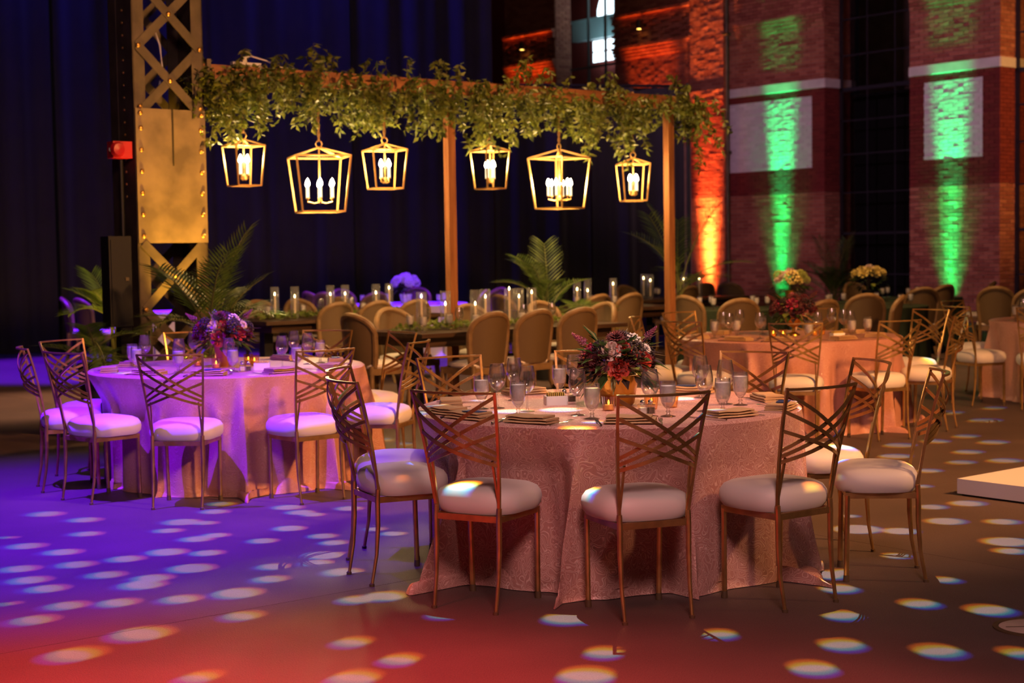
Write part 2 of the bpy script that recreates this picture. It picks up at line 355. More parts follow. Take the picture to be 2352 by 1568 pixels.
# ------------------------------------------------------------------ mesh helpers
class MB:
    def __init__(self):
        self.v = []; self.f = []; self.mi = []
    def add(self, vs_, fs_, mi=0):
        o = len(self.v)
        self.v.extend([tuple(p) for p in vs_])
        for f in fs_:
            self.f.append(tuple(i + o for i in f)); self.mi.append(mi)
    def box(self, c, s, rz=0.0, mi=0, mat=None):
        hx, hy, hz = s[0] / 2, s[1] / 2, s[2] / 2
        vs_ = [Vector((x, y, z)) for z in (-hz, hz) for y in (-hy, hy) for x in (-hx, hx)]
        if mat is not None: vs_ = [mat @ p for p in vs_]
        elif rz:
            m = Matrix.Rotation(rz, 3, 'Z'); vs_ = [m @ p for p in vs_]
        c = Vector(c)
        self.add([p + c for p in vs_], [(0, 2, 3, 1), (4, 5, 7, 6), (0, 1, 5, 4), (2, 6, 7, 3), (0, 4, 6, 2), (1, 3, 7, 5)], mi)
    def sweep(self, pts, prof_at, closed=False, cap=True, mi=0, upv=None):
        """sweep a cross-section: prof_at(i) -> list of (side, up) offsets"""
        pts = [Vector(p) for p in pts]; n = len(pts); rings = []
        for i, p in enumerate(pts):
            if closed: t = pts[(i + 1) % n] - pts[i - 1]
            else: t = pts[min(i + 1, n - 1)] - pts[max(i - 1, 0)]
            t.normalize()
            u = Vector(upv) if upv is not None else Vector((0, 0, 1))
            if abs(t.dot(u)) > 0.97: u = Vector((0, 1, 0)) if abs(t.y) < 0.9 else Vector((1, 0, 0))
            s = t.cross(u).normalized(); w = s.cross(t).normalized()
            rings.append([p + s * a + w * b for a, b in prof_at(i)])
        k = len(rings[0]); vs_ = [q for r in rings for q in r]; fs_ = []
        for i in range(n if closed else n - 1):
            a = i * k; b = ((i + 1) % n) * k
            for j in range(k):
                fs_.append((a + j, a + (j + 1) % k, b + (j + 1) % k, b + j))
        if cap and not closed:
            fs_.append(tuple(range(k - 1, -1, -1))); fs_.append(tuple((n - 1) * k + j for j in range(k)))
        self.add(vs_, fs_, mi)
    def tube(self, pts, r, n=8, closed=False, cap=True, mi=0):
        rr = r if isinstance(r, (list, tuple)) else [r] * len(pts)
        self.sweep(pts, lambda i: [(rr[i] * math.cos(2 * PI * j / n), rr[i] * math.sin(2 * PI * j / n)) for j in range(n)], closed, cap, mi)
    def bar(self, pts, w, h, closed=False, mi=0, upv=None):
        self.sweep(pts, lambda i: [(-w / 2, -h / 2), (w / 2, -h / 2), (w / 2, h / 2), (-w / 2, h / 2)], closed, True, mi, upv)
    def lathe(self, prof, n=24, c=(0, 0, 0), mi=0, wob=None):
        vs_ = []; k = len(prof)
        for j in range(n):
            a = 2 * PI * j / n
            for i, (r, z) in enumerate(prof):
                q = r * (wob(a, i) if wob else 1)
                vs_.append((c[0] + q * math.cos(a), c[1] + q * math.sin(a), c[2] + z))
        fs_ = []
        for j in range(n):
            b = (j + 1) % n
            for i in range(k - 1):
                fs_.append((j * k + i, b * k + i, b * k + i + 1, j * k + i + 1))
        self.add(vs_, fs_, mi)
    def ball(self, c, r, n=10, m=6, sc=(1, 1, 1), mi=0):
        prof = [(max(1e-4, r * math.sin(PI * i / m)), -r * math.cos(PI * i / m)) for i in range(m + 1)]
        s = MB(); s.lathe(prof, n)
        self.add([(c[0] + p[0] * sc[0], c[1] + p[1] * sc[1], c[2] + p[2] * sc[2]) for p in s.v], s.f, mi)
    def mesh(self, name, mats, smooth=True):
        me = bpy.data.meshes.new(name)
        me.from_pydata(self.v, [], self.f)
        for m in (mats if isinstance(mats, (list, tuple)) else [mats]): me.materials.append(m)
        if any(self.mi): me.polygons.foreach_set('material_index', self.mi)
        if smooth:
            me.polygons.foreach_set('use_smooth', [True] * len(me.polygons))
            me.set_sharp_from_angle(angle=R(40))
        me.update()
        return me
    def build(self, name, mats, parent=None, smooth=True):
        return link(name, self.mesh(name, mats, smooth), parent)

def link(name, me, parent=None):
    o = bpy.data.objects.new(name, me); COL.objects.link(o)
    if parent is not None: o.parent = parent
    return o

def tag(o, label=None, cat=None, group=None, kind=None):
    if label: o['label'] = label
    if cat: o['category'] = cat
    if group: o['group'] = group
    if kind: o['kind'] = kind
    return o

def empty(name, loc=(0, 0, 0), rz=0.0, label=None, cat=None, group=None, kind=None):
    o = bpy.data.objects.new(name, None); COL.objects.link(o)
    o.location = loc; o.rotation_euler = (0, 0, rz); o.empty_display_size = 0.1
    return tag(o, label, cat, group, kind)

KIDS = {}
def copy_tree(o, parent=None):
    c = o.copy(); COL.objects.link(c); c.parent = parent
    if parent is not None: c.matrix_parent_inverse = Matrix()
    for ch in kids(o): copy_tree(ch, c)
    return c
def kids(o):
    return KIDS.setdefault(o.name, list(o.children))

ORD = ['leftmost', 'second from left', 'third from left', 'fourth from left', 'fifth from left', 'sixth from left', 'seventh from left', 'eighth from left',
       'ninth from left', 'tenth from left', 'eleventh from left', 'twelfth from left', 'thirteenth from left', 'fourteenth from left',
       'fifteenth from left', 'sixteenth from left', 'seventeenth from left', 'eighteenth from left', 'nineteenth from left', 'twentieth from left',
       'twenty-first from left', 'twenty-second from left', 'twenty-third from left', 'twenty-fourth from left']
def ordered(items, key=lambda p: p[0] / p[1]):
    """items sorted as seen from left to right, with an ordinal phrase each"""
    s = sorted(items, key=key)
    return [(it, ORD[i] if i < len(s) - 1 or len(s) < 3 else 'rightmost') for i, it in enumerate(s)]

# ================================================================== THE SETTING
# ---- floor: sub-base and sawn concrete slabs on the room's own grid
mb = MB(); mb.add([(-40, -8, -0.05), (45, -8, -0.05), (45, 60, -0.05), (-40, 60, -0.05)], [(0, 1, 2, 3)])
floor = tag(mb.build('floor', M['black'], None, False), 'dark sealed concrete hall floor with sawn joints', kind='structure')
al = [-34, -20, -9.5, -1.2, 6.08, 13.4, 20.7, 28, 44]; be = [-24, -10, -1.7, 5.6, 12.9, 20.2, 27.5, 44]
for i in range(len(al) - 1):
    for j in range(len(be) - 1):
        g = 0.003
        ca = (al[i] + al[i + 1]) / 2; cb = (be[j] + be[j + 1]) / 2
        c = AX * ca + BX * cb
        s = MB()
        s.box((0, 0, -0.024), (al[i + 1] - al[i] - 2 * g, be[j + 1] - be[j] - 2 * g, 0.048))
        o = s.build('slab', M['floor'], floor, False)
        o.location = (c.x, c.y, 0); o.rotation_euler = (0, 0, math.atan2(AX.y, AX.x))

# ---- brick wall
BL, BH, MJ = 0.215, 0.065, 0.010
WALL_RZ = math.atan2(WE.y, WE.x)
def unit_brick(matl):
    s = MB(); s.box((0, 0.02, 0), (BL, 0.05, BH)); return s.mesh('brick', matl, False)
BRICK_ME = {k: unit_brick(M[k]) for k in ('brick', 'maroon_brick', 'white_brick')}
BK = ['brick', 'maroon_brick', 'white_brick']

def brick_field(root, org, du, nr, u0, u1, z0, z1, zone, off, singles=0, zsing=(0, 99), cuts=()):
    """running-bond bricks on one plane; up to `singles` of them as parts, the rest joined"""
    rz = math.atan2(du.y, du.x)
    field = MB(); cnt = 0; zi = int(round(z0 / (BH + MJ)))
    cand = []
    z = z0
    row = 0
    while z + BH <= z1 + 1e-6:
        u = u0 - (BL + MJ) / 2 * (row % 2)
        while u < u1:
            a = max(u, u0); b = min(u + BL, u1)
            if b - a > 0.03:
                cs = [c for c in cuts if a + 0.004 < c < b - 0.004] if 3.05 < z + BH / 2 < 4.70 else []
                for q0, q1 in zip([a] + cs, cs + [b]): cand.append(((q0 + q1) / 2, z + BH / 2, q1 - q0))
            u += BL + MJ
        z += BH + MJ; row += 1
    if singles:
        full = [i for i, c in enumerate(cand) if zsing[0] < c[1] < zsing[1]]
        step = max(1, len(full) // singles) if len(full) > singles else 1
        chosen = set(full[:singles])
    else: chosen = set()
    for i, (cu, cz, w) in enumerate(cand):
        k = zone(cu, cz); dj = off(cu, cz) + rng.uniform(-0.002, 0.004)
        p = org + du * cu; p = Vector((p.x, p.y, cz)) + nr * dj
        if i in chosen:
            o = bpy.data.objects.new('brick', BRICK_ME[BK[k]]); COL.objects.link(o); o.parent = root
            o.location = p; o.rotation_euler = (rng.uniform(-.04, .04), 0, rz + rng.uniform(-.014, .014)); o.scale = (w / BL, 1, 1)
        else:
            hx, hz = w / 2, BH / 2
            f = p + nr * 0.005; bk = p - nr * (0.045 + max(0, dj)); t1 = rng.uniform(-.0015, .0015); t2 = rng.uniform(-.0015, .0015)
            Z = Vector((0, 0, 1))
            vs_ = [f - du * hx - Z * hz + nr * t1, f + du * hx - Z * hz - nr * t1, f + du * hx + Z * hz + nr * t2, f - du * hx + Z * hz - nr * t2,
                   bk - du * hx - Z * hz, bk + du * hx - Z * hz, bk + du * hx + Z * hz, bk - du * hx + Z * hz]
            field.add(vs_, [(0, 1, 2, 3), (0, 4, 5, 1), (1, 5, 6, 2), (2, 6, 7, 3), (3, 7, 4, 0)], k)
    if field.f:
        o = field.build('brick_field', [M[k] for k in BK], root, False); o['kind'] = 'stuff'

def backing(root, org, du, nr, u0, u1, z0, z1, thick, matl, name='mortar_bed', off=-0.012):
    s = MB(); p = org + du * ((u0 + u1) / 2) + nr * (off - thick / 2)
    s.box((p.x, p.y, (z0 + z1) / 2), (u1 - u0, thick, z1 - z0), math.atan2(du.y, du.x))
    return s.build(name, matl, root, False)

def zone1(r0, r1):
    def z_(u, z):
        if r0 < u < r1 and 3.12 < z < 4.64: return 2
        if 2.63 < z < 4.80: return 1
        return 0
    return z_
def corbel(z_lo, n=4, st=0.014):
    def o_(u, z):
        k = (z - z_lo) / (BH + MJ)
        return st * (int(k) + 1) if 0 <= k < n else (st * n * 0.6 if 0 <= k - n < 10 else 0.0)
    return o_

def pier(name, label, u0, u1, rect, singles, zr):
    root = tag(empty(name), label, kind='structure')
    backing(root, W0, WE, WN, u0 + 0.01, u1 - 0.012, 0, 2.63, 0.80, M['mortar'])
    backing(root, W0, WE, WN, u0 + 0.01, u1 - 0.012, 2.63, 4.80, 0.80, M['maroon_brick'])
    backing(root, W0, WE, WN, rect[0], rect[1], 3.12, 4.64, 0.06, M['white_brick'], off=-0.008)
    backing(root, W0, WE, WN, u0 + 0.01, u1 - 0.012, 4.80, 8.6, 0.80, M['mortar'])
    brick_field(root, W0, WE, WN, u0, u1, 0.0, 8.5, zone1(*rect), corbel(6.08), singles, zr, rect)
    org = W0 + WE * (u1 - 0.0)
    brick_field(root, org, -WN, WE, 0.0, 0.84, 0.0, 8.5, lambda u, z: 1 if 2.63 < z < 4.80 else 0, lambda u, z: 0.0)
    # pale stone string course, returning into the opening
    s = MB()
    p = W0 + WE * ((u0 + u1) / 2) - WN * 0.035
    s.box((p.x, p.y, 4.885), (u1 - u0 + 0.02, 0.12, 0.185), WALL_RZ)
    p = W0 + WE * (u1 - 0.035) - WN * 0.42
    s.box((p.x, p.y, 4.885), (0.12, 0.86, 0.185), WALL_RZ)
    s.build('stone_band', M['stone'], root, False)
    return root

pier('wall_right', 'brick pier with white painted square and stone band under green light, at far right', 3.66, 5.68, (3.99, 5.31), 300, (0.5, 3.2))
pier('wall_back_right', 'brick pier with wide white painted panel under green light, beside the orange lit pilaster', -1.18, 1.52, (-1.18, 1.19), 300, (0.9, 2.7))

root = tag(empty('wall_pilaster'), 'brick pilaster washed in orange light left of the white painted panel', kind='structure')
backing(root, W0, WE, WN, -2.20, -1.22, 0, 8.6, 0.5, M['mortar'], off=0.11)
brick_field(root, W0 + WN * 0.12, WE, WN, -2.22, -1.20, 0.0, 8.5, lambda u, z: 1 if 2.63 < z < 4.80 else 0, lambda u, z: 0.02 if 4.75 < z < 5.0 else 0.0, 200, (1.5, 6.0))
brick_field(root, W0 + WE * (-1.20) + WN * 0.12, -WN, WE, 0.0, 0.12, 0.0, 8.5, lambda u, z: 0, lambda u, z: 0.0)

root = tag(empty('wall_back'), 'upper brick wall with corbelled ledge catching orange light above the drapes', kind='structure')
for (u0, u1) in ((-4.84, -2.22), (-9.0, -7.0)):
    backing(root, W0, WE, WN, u0 + 0.01, u1 - 0.012, 0, 9.0, 0.5, M['mortar'])
    def offz(u, z):
        k = (z - 6.02) / (BH + MJ)
        if 0 <= k < 4: return 0.03 * (int(k) + 1)
        if 6.32 <= z < 6.80: return 0.03 if (u / 0.34) % 1 < 0.35 else 0.10
        if 6.80 <= z < 7.05: return 0.14 if z > 6.95 else 0.10
        return 0.02 if z >= 7.05 else 0.0
    brick_field(root, W0, WE, WN, u0, u1, 3.9, 8.8, lambda u, z: 0, offz)
    brick_field(root, W0 + WE * u1, -WN, WE, 0.0, 0.5, 3.9, 8.8, lambda u, z: 0, lambda u, z: 0.0)
# plain dark wall behind the drapes, left of the brick
s = MB(); p = W0 + WE * -12.5 - WN * 0.4
s.box((p.x, p.y, 4.5), (7.0, 0.4, 9.0), WALL_RZ)
s.build('dark_brick_return', M['maroon_brick'], root, False)

# conduit pipe between pilaster and pier
s = MB(); p = wall_pt(-1.12, 0, 0.10)
s.tube([(p.x, p.y, 0), (p.x, p.y, 8.5)], 0.045, 10)
for z in (1.2, 3.6, 4.1, 6.2): s.box((p.x, p.y, z), (0.14, 0.12, 0.05), WALL_RZ)
s.build('conduit_pipe', M['iron'], bpy.data.objects['wall_pilaster'])

# ---- steel window between the piers (dark) and the lit arched window above the drapes
def bar_uz(s, u0, z0, u1, z1, off, w, d=0.06):
    a = wall_pt(u0, z0, off); b = wall_pt(u1, z1, off)
    s.bar([a, b], w, d, upv=WN)
def dark_window(name, label, u0, u1):
    root = tag(empty(name), label, kind='structure')
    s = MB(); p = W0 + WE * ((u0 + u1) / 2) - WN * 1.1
    s.box((p.x, p.y, 2.35), (u1 - u0 + 1.2, 0.06, 4.7), WALL_RZ); s.build('blackout_cloth', M['black_cloth'], root, False)
    s = MB(); p = W0 + WE * ((u0 + u1) / 2) - WN * 5.0
    s.box((p.x, p.y, 5.0), (u1 - u0 + 6, 0.06, 10), WALL_RZ); s.build('far_wall', M['mortar'], root, False)
    n = 3
    for i in range(n + 1):
        u = u0 + 0.03 + (u1 - u0 - 0.06) * i / n
        s = MB(); bar_uz(s, u, 0, u, 8.5, -0.50, 0.13 if i in (0,) else 0.028, 0.03); s.build('mullion', M['black'] if i in (0, n) else M['mullion_dark'], root, False)
    for z, w in ((0.9, .05), (1.75, .09), (2.6, .05), (3.4, .05), (4.1, .05), (4.75, .14), (5.45, .05), (6.2, .05), (6.95, .05)):
        s = MB(); bar_uz(s, u0, z, u1, z, -0.50, w * 0.6, 0.03); s.build('transom', M['mullion_dark'], root, False)
    zs = [0.0, 0.9, 1.75, 2.6, 3.4, 4.1, 4.75, 5.45, 6.2, 6.95, 8.5]
    for i in range(n):
        for j in range(len(zs) - 1):
            a = u0 + (u1 - u0) * i / n; b = u0 + (u1 - u0) * (i + 1) / n
            c = W0 + WE * ((a + b) / 2) - WN * 0.5
            s = MB(); s.box((c.x, c.y, (zs[j] + zs[j + 1]) / 2), (b - a, 0.008, zs[j + 1] - zs[j]), WALL_RZ); s.build('pane', M['pane'], root, False)
    return root
M['mullion_dark'] = pmat('dark_blue_steel', (0.010, 0.010, 0.016), 0.7)
M['pane'] = thin_glass('window_glass', (0.75, 0.75, 0.75), 0.02, 0.10)
dark_window('window_1', 'tall dark steel framed window between the two green lit piers', 1.52, 3.66)
dark_window('window_3', 'tall dark steel framed window cut off by the right picture edge', 5.68, 8.2)
spot('far_room_glow', W0 + WE * 3.4 - WN * 4.0 + Vector((0, 0, 4.6)), W0 + WE * 3.4 - WN * 5.0 + Vector((0, 0, 5.6)), 500, (1.0, 0.2, 0.03), 90, 1.0)

root = tag(empty('window_2'), 'arched window with lit white panes above the black drapes', kind='structure')
BXO = -1.5
s = MB(); p = W0 + WE * -6.8 - WN * 1.8
s.box((p.x, p.y, 5.0), (6, 0.1, 10), WALL_RZ); s.build('dark_back_wall', M['maroon_brick'], root, False)
def arch_panes(uc, z0, half, spring, offp):
    # lit panes of an arched window head: one pane per object
    cols = [(-half, -half * 0.55), (-half * 0.55, 0.0), (0.0, half * 0.55), (half * 0.55, half)]
    for (a, b) in cols:
        s = MB(); g = 0.025
        us = [a + g + (b - a - 2 * g) * k / 6 for k in range(7)]
        tp = [spring + math.sqrt(max(0.0, half * half - u * u)) for u in us]
        lower = [wall_pt(uc + u, z0, offp) for u in us]
        upper = [wall_pt(uc + u, max(t, z0 + 0.01), offp) for u, t in zip(us, tp)]
        bk = [q - WN * 0.02 for q in lower]; bu = [q - WN * 0.02 for q in upper]
        nn = 7
        fs_ = [(i, i + 1, nn + i + 1, nn + i) for i in range(6)] + [(2 * nn + i + 1, 2 * nn + i, 3 * nn + i, 3 * nn + i + 1) for i in range(6)]
        fs_ += [(0, nn, 3 * nn, 2 * nn), (6, 2 * nn + 6, 3 * nn + 6, nn + 6)]
        s.add(lower + upper + bk + bu, fs_); s.build('pane', M['lit_pane'], root, False)
arch_panes(-6.20, 7.42, 0.92, 7.42, BXO)
for (a, b) in ((-7.26, -7.12), (-7.08, -6.76), (-6.72, -6.40), (-6.36, -6.04)):
    for (z0, z1) in ((6.32, 6.56), (6.60, 6.86)):
        c = W0 + WE * ((a + b) / 2) + WN * BXO
        s = MB(); s.box((c.x, c.y, (z0 + z1) / 2), (b - a, 0.02, z1 - z0), WALL_RZ); s.build('pane', M['lit_pane'], root, False)
c = W0 + WE * -6.75 + WN * (BXO + 0.15)
s = MB(); s.box((c.x, c.y, 7.12), (2.1, 0.2, 0.48), WALL_RZ); s.build('pale_spandrel', M['mullion'], root, False)
s = MB(); s.box((c.x, c.y, 7.38), (2.2, 0.3, 0.06), WALL_RZ); s.build('pale_sill', M['mullion'], root, False)
for u in (-6.22, -5.60):
    s = MB(); bar_uz(s, u, 3.5, u, 9, -0.4, 0.04); s.build('mullion', M['mullion'], root, False)
for z in (6.02, 7.9):
    s = MB(); bar_uz(s, -6.9, z, -4.84, z, -0.4, 0.05); s.build('transom', M['mullion'], root, False)
spot('cool_window_spill', W0 + WE * -6.2 + WN * -0.5 + Vector((0, 0, 6.4)), W0 + WE * -6.75 + WN * -1.4 + Vector((0, 0, 7.1)), 45, (0.6, 0.9, 1.0), 80, 1.0)

# small wall fixtures under the ledge
for i, (u, z) in enumerate(((-8.05, 6.72), (-3.75, 6.72))):
    t = empty('wall_lamp', wall_pt(u, z, 0.14), WALL_RZ, ['small black wall lamp on the upper brick block left of the arched window', 'small black wall lamp on the upper brick wall right of the arched window'][i], 'lamp', 'small lamps on the upper brick')
    s = MB(); s.lathe([(0.001, 0.0), (0.07, 0.0), (0.07, 0.20), (0.001, 0.20)], 12, (0, -0.1, -0.1)); s.build('housing', M['black'], t)
    s = MB(); s.box((0, 0, 0), (0.05, 0.22, 0.05)); s.build('bracket', M['black'], t, False)
    s = MB(); s.lathe([(0.001, 0.0), (0.05, 0.0)], 12, (0, -0.1, -0.105)); s.build('lens', M['votive_flame'], t)

# ---- drapes: tall velour panels, then a lower run in front of the brick
def drape_panel(a, b, h, z0, label, group, seed, folds):
    a = Vector(a); b = Vector(b); L = (b - a).length; d = (b - a) / L; nn = Vector((d.y, -d.x, 0))
    r = random.Random(seed); n = int(L * 26); ph = [r.uniform(0, 6.28) for _ in range(4)]
    s = MB(); vs_ = []; rows = 14
    for j in range(rows + 1):
        t = j / rows; z = z0 + (h - z0) * t
        for i in range(n + 1):
            x = L * i / n
            w = 0.055 * math.sin(x * folds + ph[0] + 0.35 * math.sin(t * 2 + ph[3])) + 0.035 * math.sin(x * folds * 1.73 + ph[1]) + 0.02 * math.sin(x * folds * 0.41 + ph[2])
            w *= 1.15 - 0.35 * t
            p = a + d * x + nn * w
            vs_.append((p.x, p.y, z))
    fs_ = [(j * (n + 1) + i, j * (n + 1) + i + 1, (j + 1) * (n + 1) + i + 1, (j + 1) * (n + 1) + i) for j in range(rows) for i in range(n)]
    s.add(vs_, fs_)
    m_ = len(vs_)
    s.add([(p[0] - nn.x * 0.01, p[1] - nn.y * 0.01, p[2]) for p in vs_], [tuple(reversed(f)) for f in fs_])
    o = s.build('stage_drape', M['drape'], None)
    tag(o, label, 'drape', group)
    return o
D0 = Vector((-14.0, 22.55, 0)); D1 = Vector((-0.24, 25.25, 0)); N_TALL = 6
tall_names = ['outermost at far left', 'left of the steel column', 'right behind the steel column', 'behind the first two lanterns', 'behind the third lantern', 'beside the upper brick, rightmost of the tall ones']
for i in range(N_TALL):
    a = D0.lerp(D1, i / N_TALL); b = D0.lerp(D1, (i + 1) / N_TALL - 0.001)
    if i % 2: a = a + Vector((0, 0.10, 0)); b = b + Vector((0, 0.10, 0))
    drape_panel(a, b, 9.2, 0.01, 'tall black velour drape, ' + tall_names[i], 'tall drapes', 30 + i, 9)
E0 = Vector((-0.25, 25.45, 0)); E1 = Vector((3.0, 26.1, 0))
low_names = ['low black velour drape below the lit arched window, left one of two', 'low black velour drape next to the orange pilaster, right one of two']
for i in range(2):
    drape_panel(E0.lerp(E1, i / 2), E0.lerp(E1, (i + 1) / 2 - 0.002), 4.22, 0.01, low_names[i], 'low drapes', 50 + i, 10)
t = empty('drape_stand', (E1.x + 0.06, E1.y, 0), 0, 'thin dark upright pole with base plate holding the low drape', 'pole')
s = MB(); s.tube([(0, 0, 0.01), (0, 0, 4.3)], 0.03, 10); s.build('pole', M['black'], t)
s = MB(); s.box((0, 0, 0.012), (0.5, 0.5, 0.02)); s.build('base_plate', M['black'], t, False)
s = MB(); s.tube([(0.0, 0, 4.25), (E0.x - E1.x - 0.06, E0.y - E1.y, 4.25)], 0.025, 8); s.build('crossbar', M['black'], t)

# ================================================================== STEEL COLUMN
def steel_column():
    # local x runs along the front face, local y into the depth
    cx, cy_ = -3.16, 12.90
    W, D, H = 0.66, 0.46, 9.0
    root = empty('steel_column', (cx, cy_, 0), math.atan2(AX.y, AX.x), 'riveted lattice steel column with crossed bars and a large face plate', 'column')
    zp0, zp1 = 1.60, 2.74
    # corner channels
    for (x, nm) in ((0.0, 'channel'), (W, 'channel')):
        for y in (0.0, D):
            s = MB(); sx = 1 if x == 0 else -1; sy = 1 if y == 0 else -1
            s.box((x + sx * 0.055, y + sy * 0.006, H / 2), (0.11, 0.012, H)); s.box((x + sx * 0.006, y + sy * 0.075, H / 2), (0.012, 0.15, H))
            s.build('corner_angle', M['iron'], root, False)
    for x in (0.012, W - 0.012):
        s = MB(); s.box((x, D / 2, H / 2), (0.012, D - 0.26, H)); s.build('side_web', M['iron'], root, False)
    # front plate
    s = MB(); s.box((W / 2, -0.008, (zp0 + zp1) / 2), (W - 0.01, 0.016, zp1 - zp0)); s.build('face_plate', M['iron_plate'], root, False)
    rv = MB(); rv.ball((0, 0, 0), 0.021, 8, 6, (1, 0.7, 1)); rme = rv.mesh('rivet', M['rivet'])
    def rivet(x, y, z):
        o = link('rivet', rme, root); o.location = (x, y, z)
    for k in range(7):
        z = 1.66 + k * 0.19 * 0.96
        rivet(0.05, -0.02, z); rivet(W - 0.05, -0.02, z)
    # lacing bars, front and back
    pitch = 0.565
    def lace(z0, n, y, yy):
        for k in range(n):
            a = z0 + k * pitch
            for sgn in (1, -1):
                x0, x1 = (0.045, W - 0.045) if sgn > 0 else (W - 0.045, 0.045)
                s = MB(); s.bar([(x0, y + (yy if sgn > 0 else yy * 2), a), (x1, y + (yy if sgn > 0 else yy * 2), a + pitch)], 0.075, 0.010, upv=(0, 1, 0))
                s.build('lacing_bar', M['iron'], root, False)
            if y < 0.1:
                rivet(0.045, y - 0.03, a); rivet(W - 0.045, y - 0.03, a); rivet(W / 2, y - 0.03, a + pitch / 2)
    lace(2.70, 8, 0.0, -0.008)
    lace(0.47, 2, 0.0, -0.008)
    lace(0.47, 12, D, 0.008)
    # line of rivets down the left side face
    for k in range(22):
        z = 2.0 + k * 0.105
        if z < 4.3:
            o = link('rivet', rme, root); o.location = (-0.004, D * 0.38, z); o.rotation_euler = (0, 0, PI / 2); o.scale = (0.6, 0.6, 0.6)
    s = MB(); s.box((W / 2, D / 2, 0.03), (W + 0.2, D + 0.2, 0.06)); s.build('base_plate', M['iron'], root, False)
    s = MB(); s.tube([(W * 0.52, -0.03, 2.74), (W * 0.52, -0.026, 2.4), (W * 0.52, -0.024, 2.26)], 0.006, 6); s.build('cable', M['stem'], root)
    s = MB(); s.tube([(W * 0.46, 0.2, 3.45), (W * 0.5, 0.15, 3.3), (W * 0.49, 0.1, 3.1), (W * 0.44, 0.1, 2.95)], 0.008, 6); s.build('tied_cord', M['white_plastic'], root)
    inv = root
    def wp(x, y, z):
        p = Vector((cx, cy_, 0)) + AX * x + BX * y; return Vector((p.x, p.y, z))
    rz = math.atan2(AX.y, AX.x)
    b = empty('alarm_bell', wp(-0.16, 0.06, 2.385), rz, 'small red alarm sounder fixed to the side of the steel column', 'alarm')
    s = MB(); s.box((0.05, 0, 0), (0.17, 0.12, 0.14)); s.build('housing', M['red_metal'], b, False)
    s = MB(); s.lathe([(0.001, 0.05), (0.05, 0.045), (0.065, 0.01), (0.065, 0.0)], 16); o = s.build('horn', M['red_metal'], b); o.rotation_euler = (PI / 2, 0, 0); o.location = (0.0, -0.06, 0)
    s = MB(); s.ball((-0.05, -0.05, 0), 0.02); s.build('strobe', M['white_plastic'], b)
    p = wp(-0.165, 0.03, 0)
    t = empty('electrical_cabinet', (p.x, p.y, 0), rz, 'black electrical cabinet on a post beside the steel column', 'cabinet')
    s = MB(); s.box((-0.02, 0.0, 1.28), (0.20, 0.16, 0.76)); s.build('body', M['cabinet'], t, False)
    s = MB(); s.box((-0.02, -0.085, 1.28), (0.17, 0.01, 0.70)); s.build('door', M['cabinet'], t, False)
    s = MB(); s.box((0.03, -0.094, 1.30), (0.03, 0.01, 0.03)); s.build('latch', M['iron'], t, False)
    s = MB(); s.box((0.03, 0, 0.45), (0.10, 0.10, 0.90)); s.build('post', M['cabinet'], t, False)
    s = MB(); s.tube([(0.05, 0, 1.65), (0.05, 0, 2.30)], 0.016, 8); s.build('conduit', M['cabinet'], t)
    return root
steel_column()
t = empty('uplight', (-2.60, 12.64, 0), R(38), 'small black uplight on the floor at the foot of the steel column', 'uplight')
s = MB(); s.lathe([(0.001, 0), (0.08, 0), (0.09, 0.12), (0.075, 0.12), (0.001, 0.09)], 16); s.build('housing', M['black'], t)
s = MB(); s.lathe([(0.001, 0.10), (0.06, 0.10)], 16); s.build('lens', M['votive_flame'], t)
for i, (u, mname, lab) in enumerate(((0.36, 'em_green', 'black uplight at the foot of the pier with the wide white panel'), (4.62, 'em_green', 'black uplight at the foot of the far right brick pier'), (-1.62, 'em_orange', 'black uplight at the foot of the orange lit pilaster'))):
    if mname not in M: M[mname] = emit_mat('lens_' + mname[3:], (0.05, 1, 0.2) if 'green' in mname else (1, 0.25, 0.04), 4)
    t = empty('uplight', wall_pt(u, 0, 0.42 if i < 2 else 0.5), WALL_RZ, lab, 'uplight', 'uplights along the brick wall')
    s = MB(); s.lathe([(0.001, 0), (0.10, 0), (0.11, 0.22), (0.095, 0.22), (0.09, 0.2), (0.001, 0.2)], 16); s.build('housing', M['black'], t)
    s = MB(); s.lathe([(0.001, 0.205), (0.08, 0.205)], 16); s.build('lens', M[mname], t)

# ================================================================== PERGOLA, LANTERNS, VINES
PB0 = Vector((-2.67, 13.42, 0)); PB1 = Vector((1.80, 16.86, 0)); PD = (PB1 - PB0).normalized(); PL = (PB1 - PB0).length
PN = Vector((-PD.y, PD.x, 0)); PRZ = math.atan2(PD.y, PD.x); ZB = 3.02
perg = empty('pergola', (PB0.x, PB0.y, 0), PRZ, 'rough timber pergola of two posts and a long beam hung with lanterns', 'pergola')
s = MB(); s.box((PL / 2, 0, ZB + 0.07), (PL + 0.06, 0.09, 0.14)); s.build('beam', M['timber'], perg, False)
S_P1 = (Vector((-0.585, 15.02, 0)) - PB0).dot(PD)
for sx, nm in ((S_P1, 'a'), (PL - 0.05, 'b')):
    s = MB(); s.box((sx, 0, ZB / 2), (0.085, 0.085, ZB)); s.build('post', wood_mat('cedar_post', (0.26, 0.095, 0.03), (0.42, 0.17, 0.055), 0.6, (30, 30, 2)), perg, False)
    s = MB(); s.box((sx, 0, 0.02), (0.4, 0.4, 0.04)); s.build('foot_plate', M['black'], perg, False)
s = MB(); s.box((0.02, 0, ZB + 0.06), (0.04, 0.16, 0.24)); s.build('end_bracket', M['iron'], perg, False)
t = empty('power_strip', (PB0 + PD * 0.42).to_tuple()[:2] + (ZB + 0.14,), PRZ, 'white power strip with cable lying on top of the pergola beam', 'power strip')
s = MB(); s.box((0, 0, 0.02), (0.28, 0.05, 0.04)); s.build('body', M['white_plastic'], t, False)
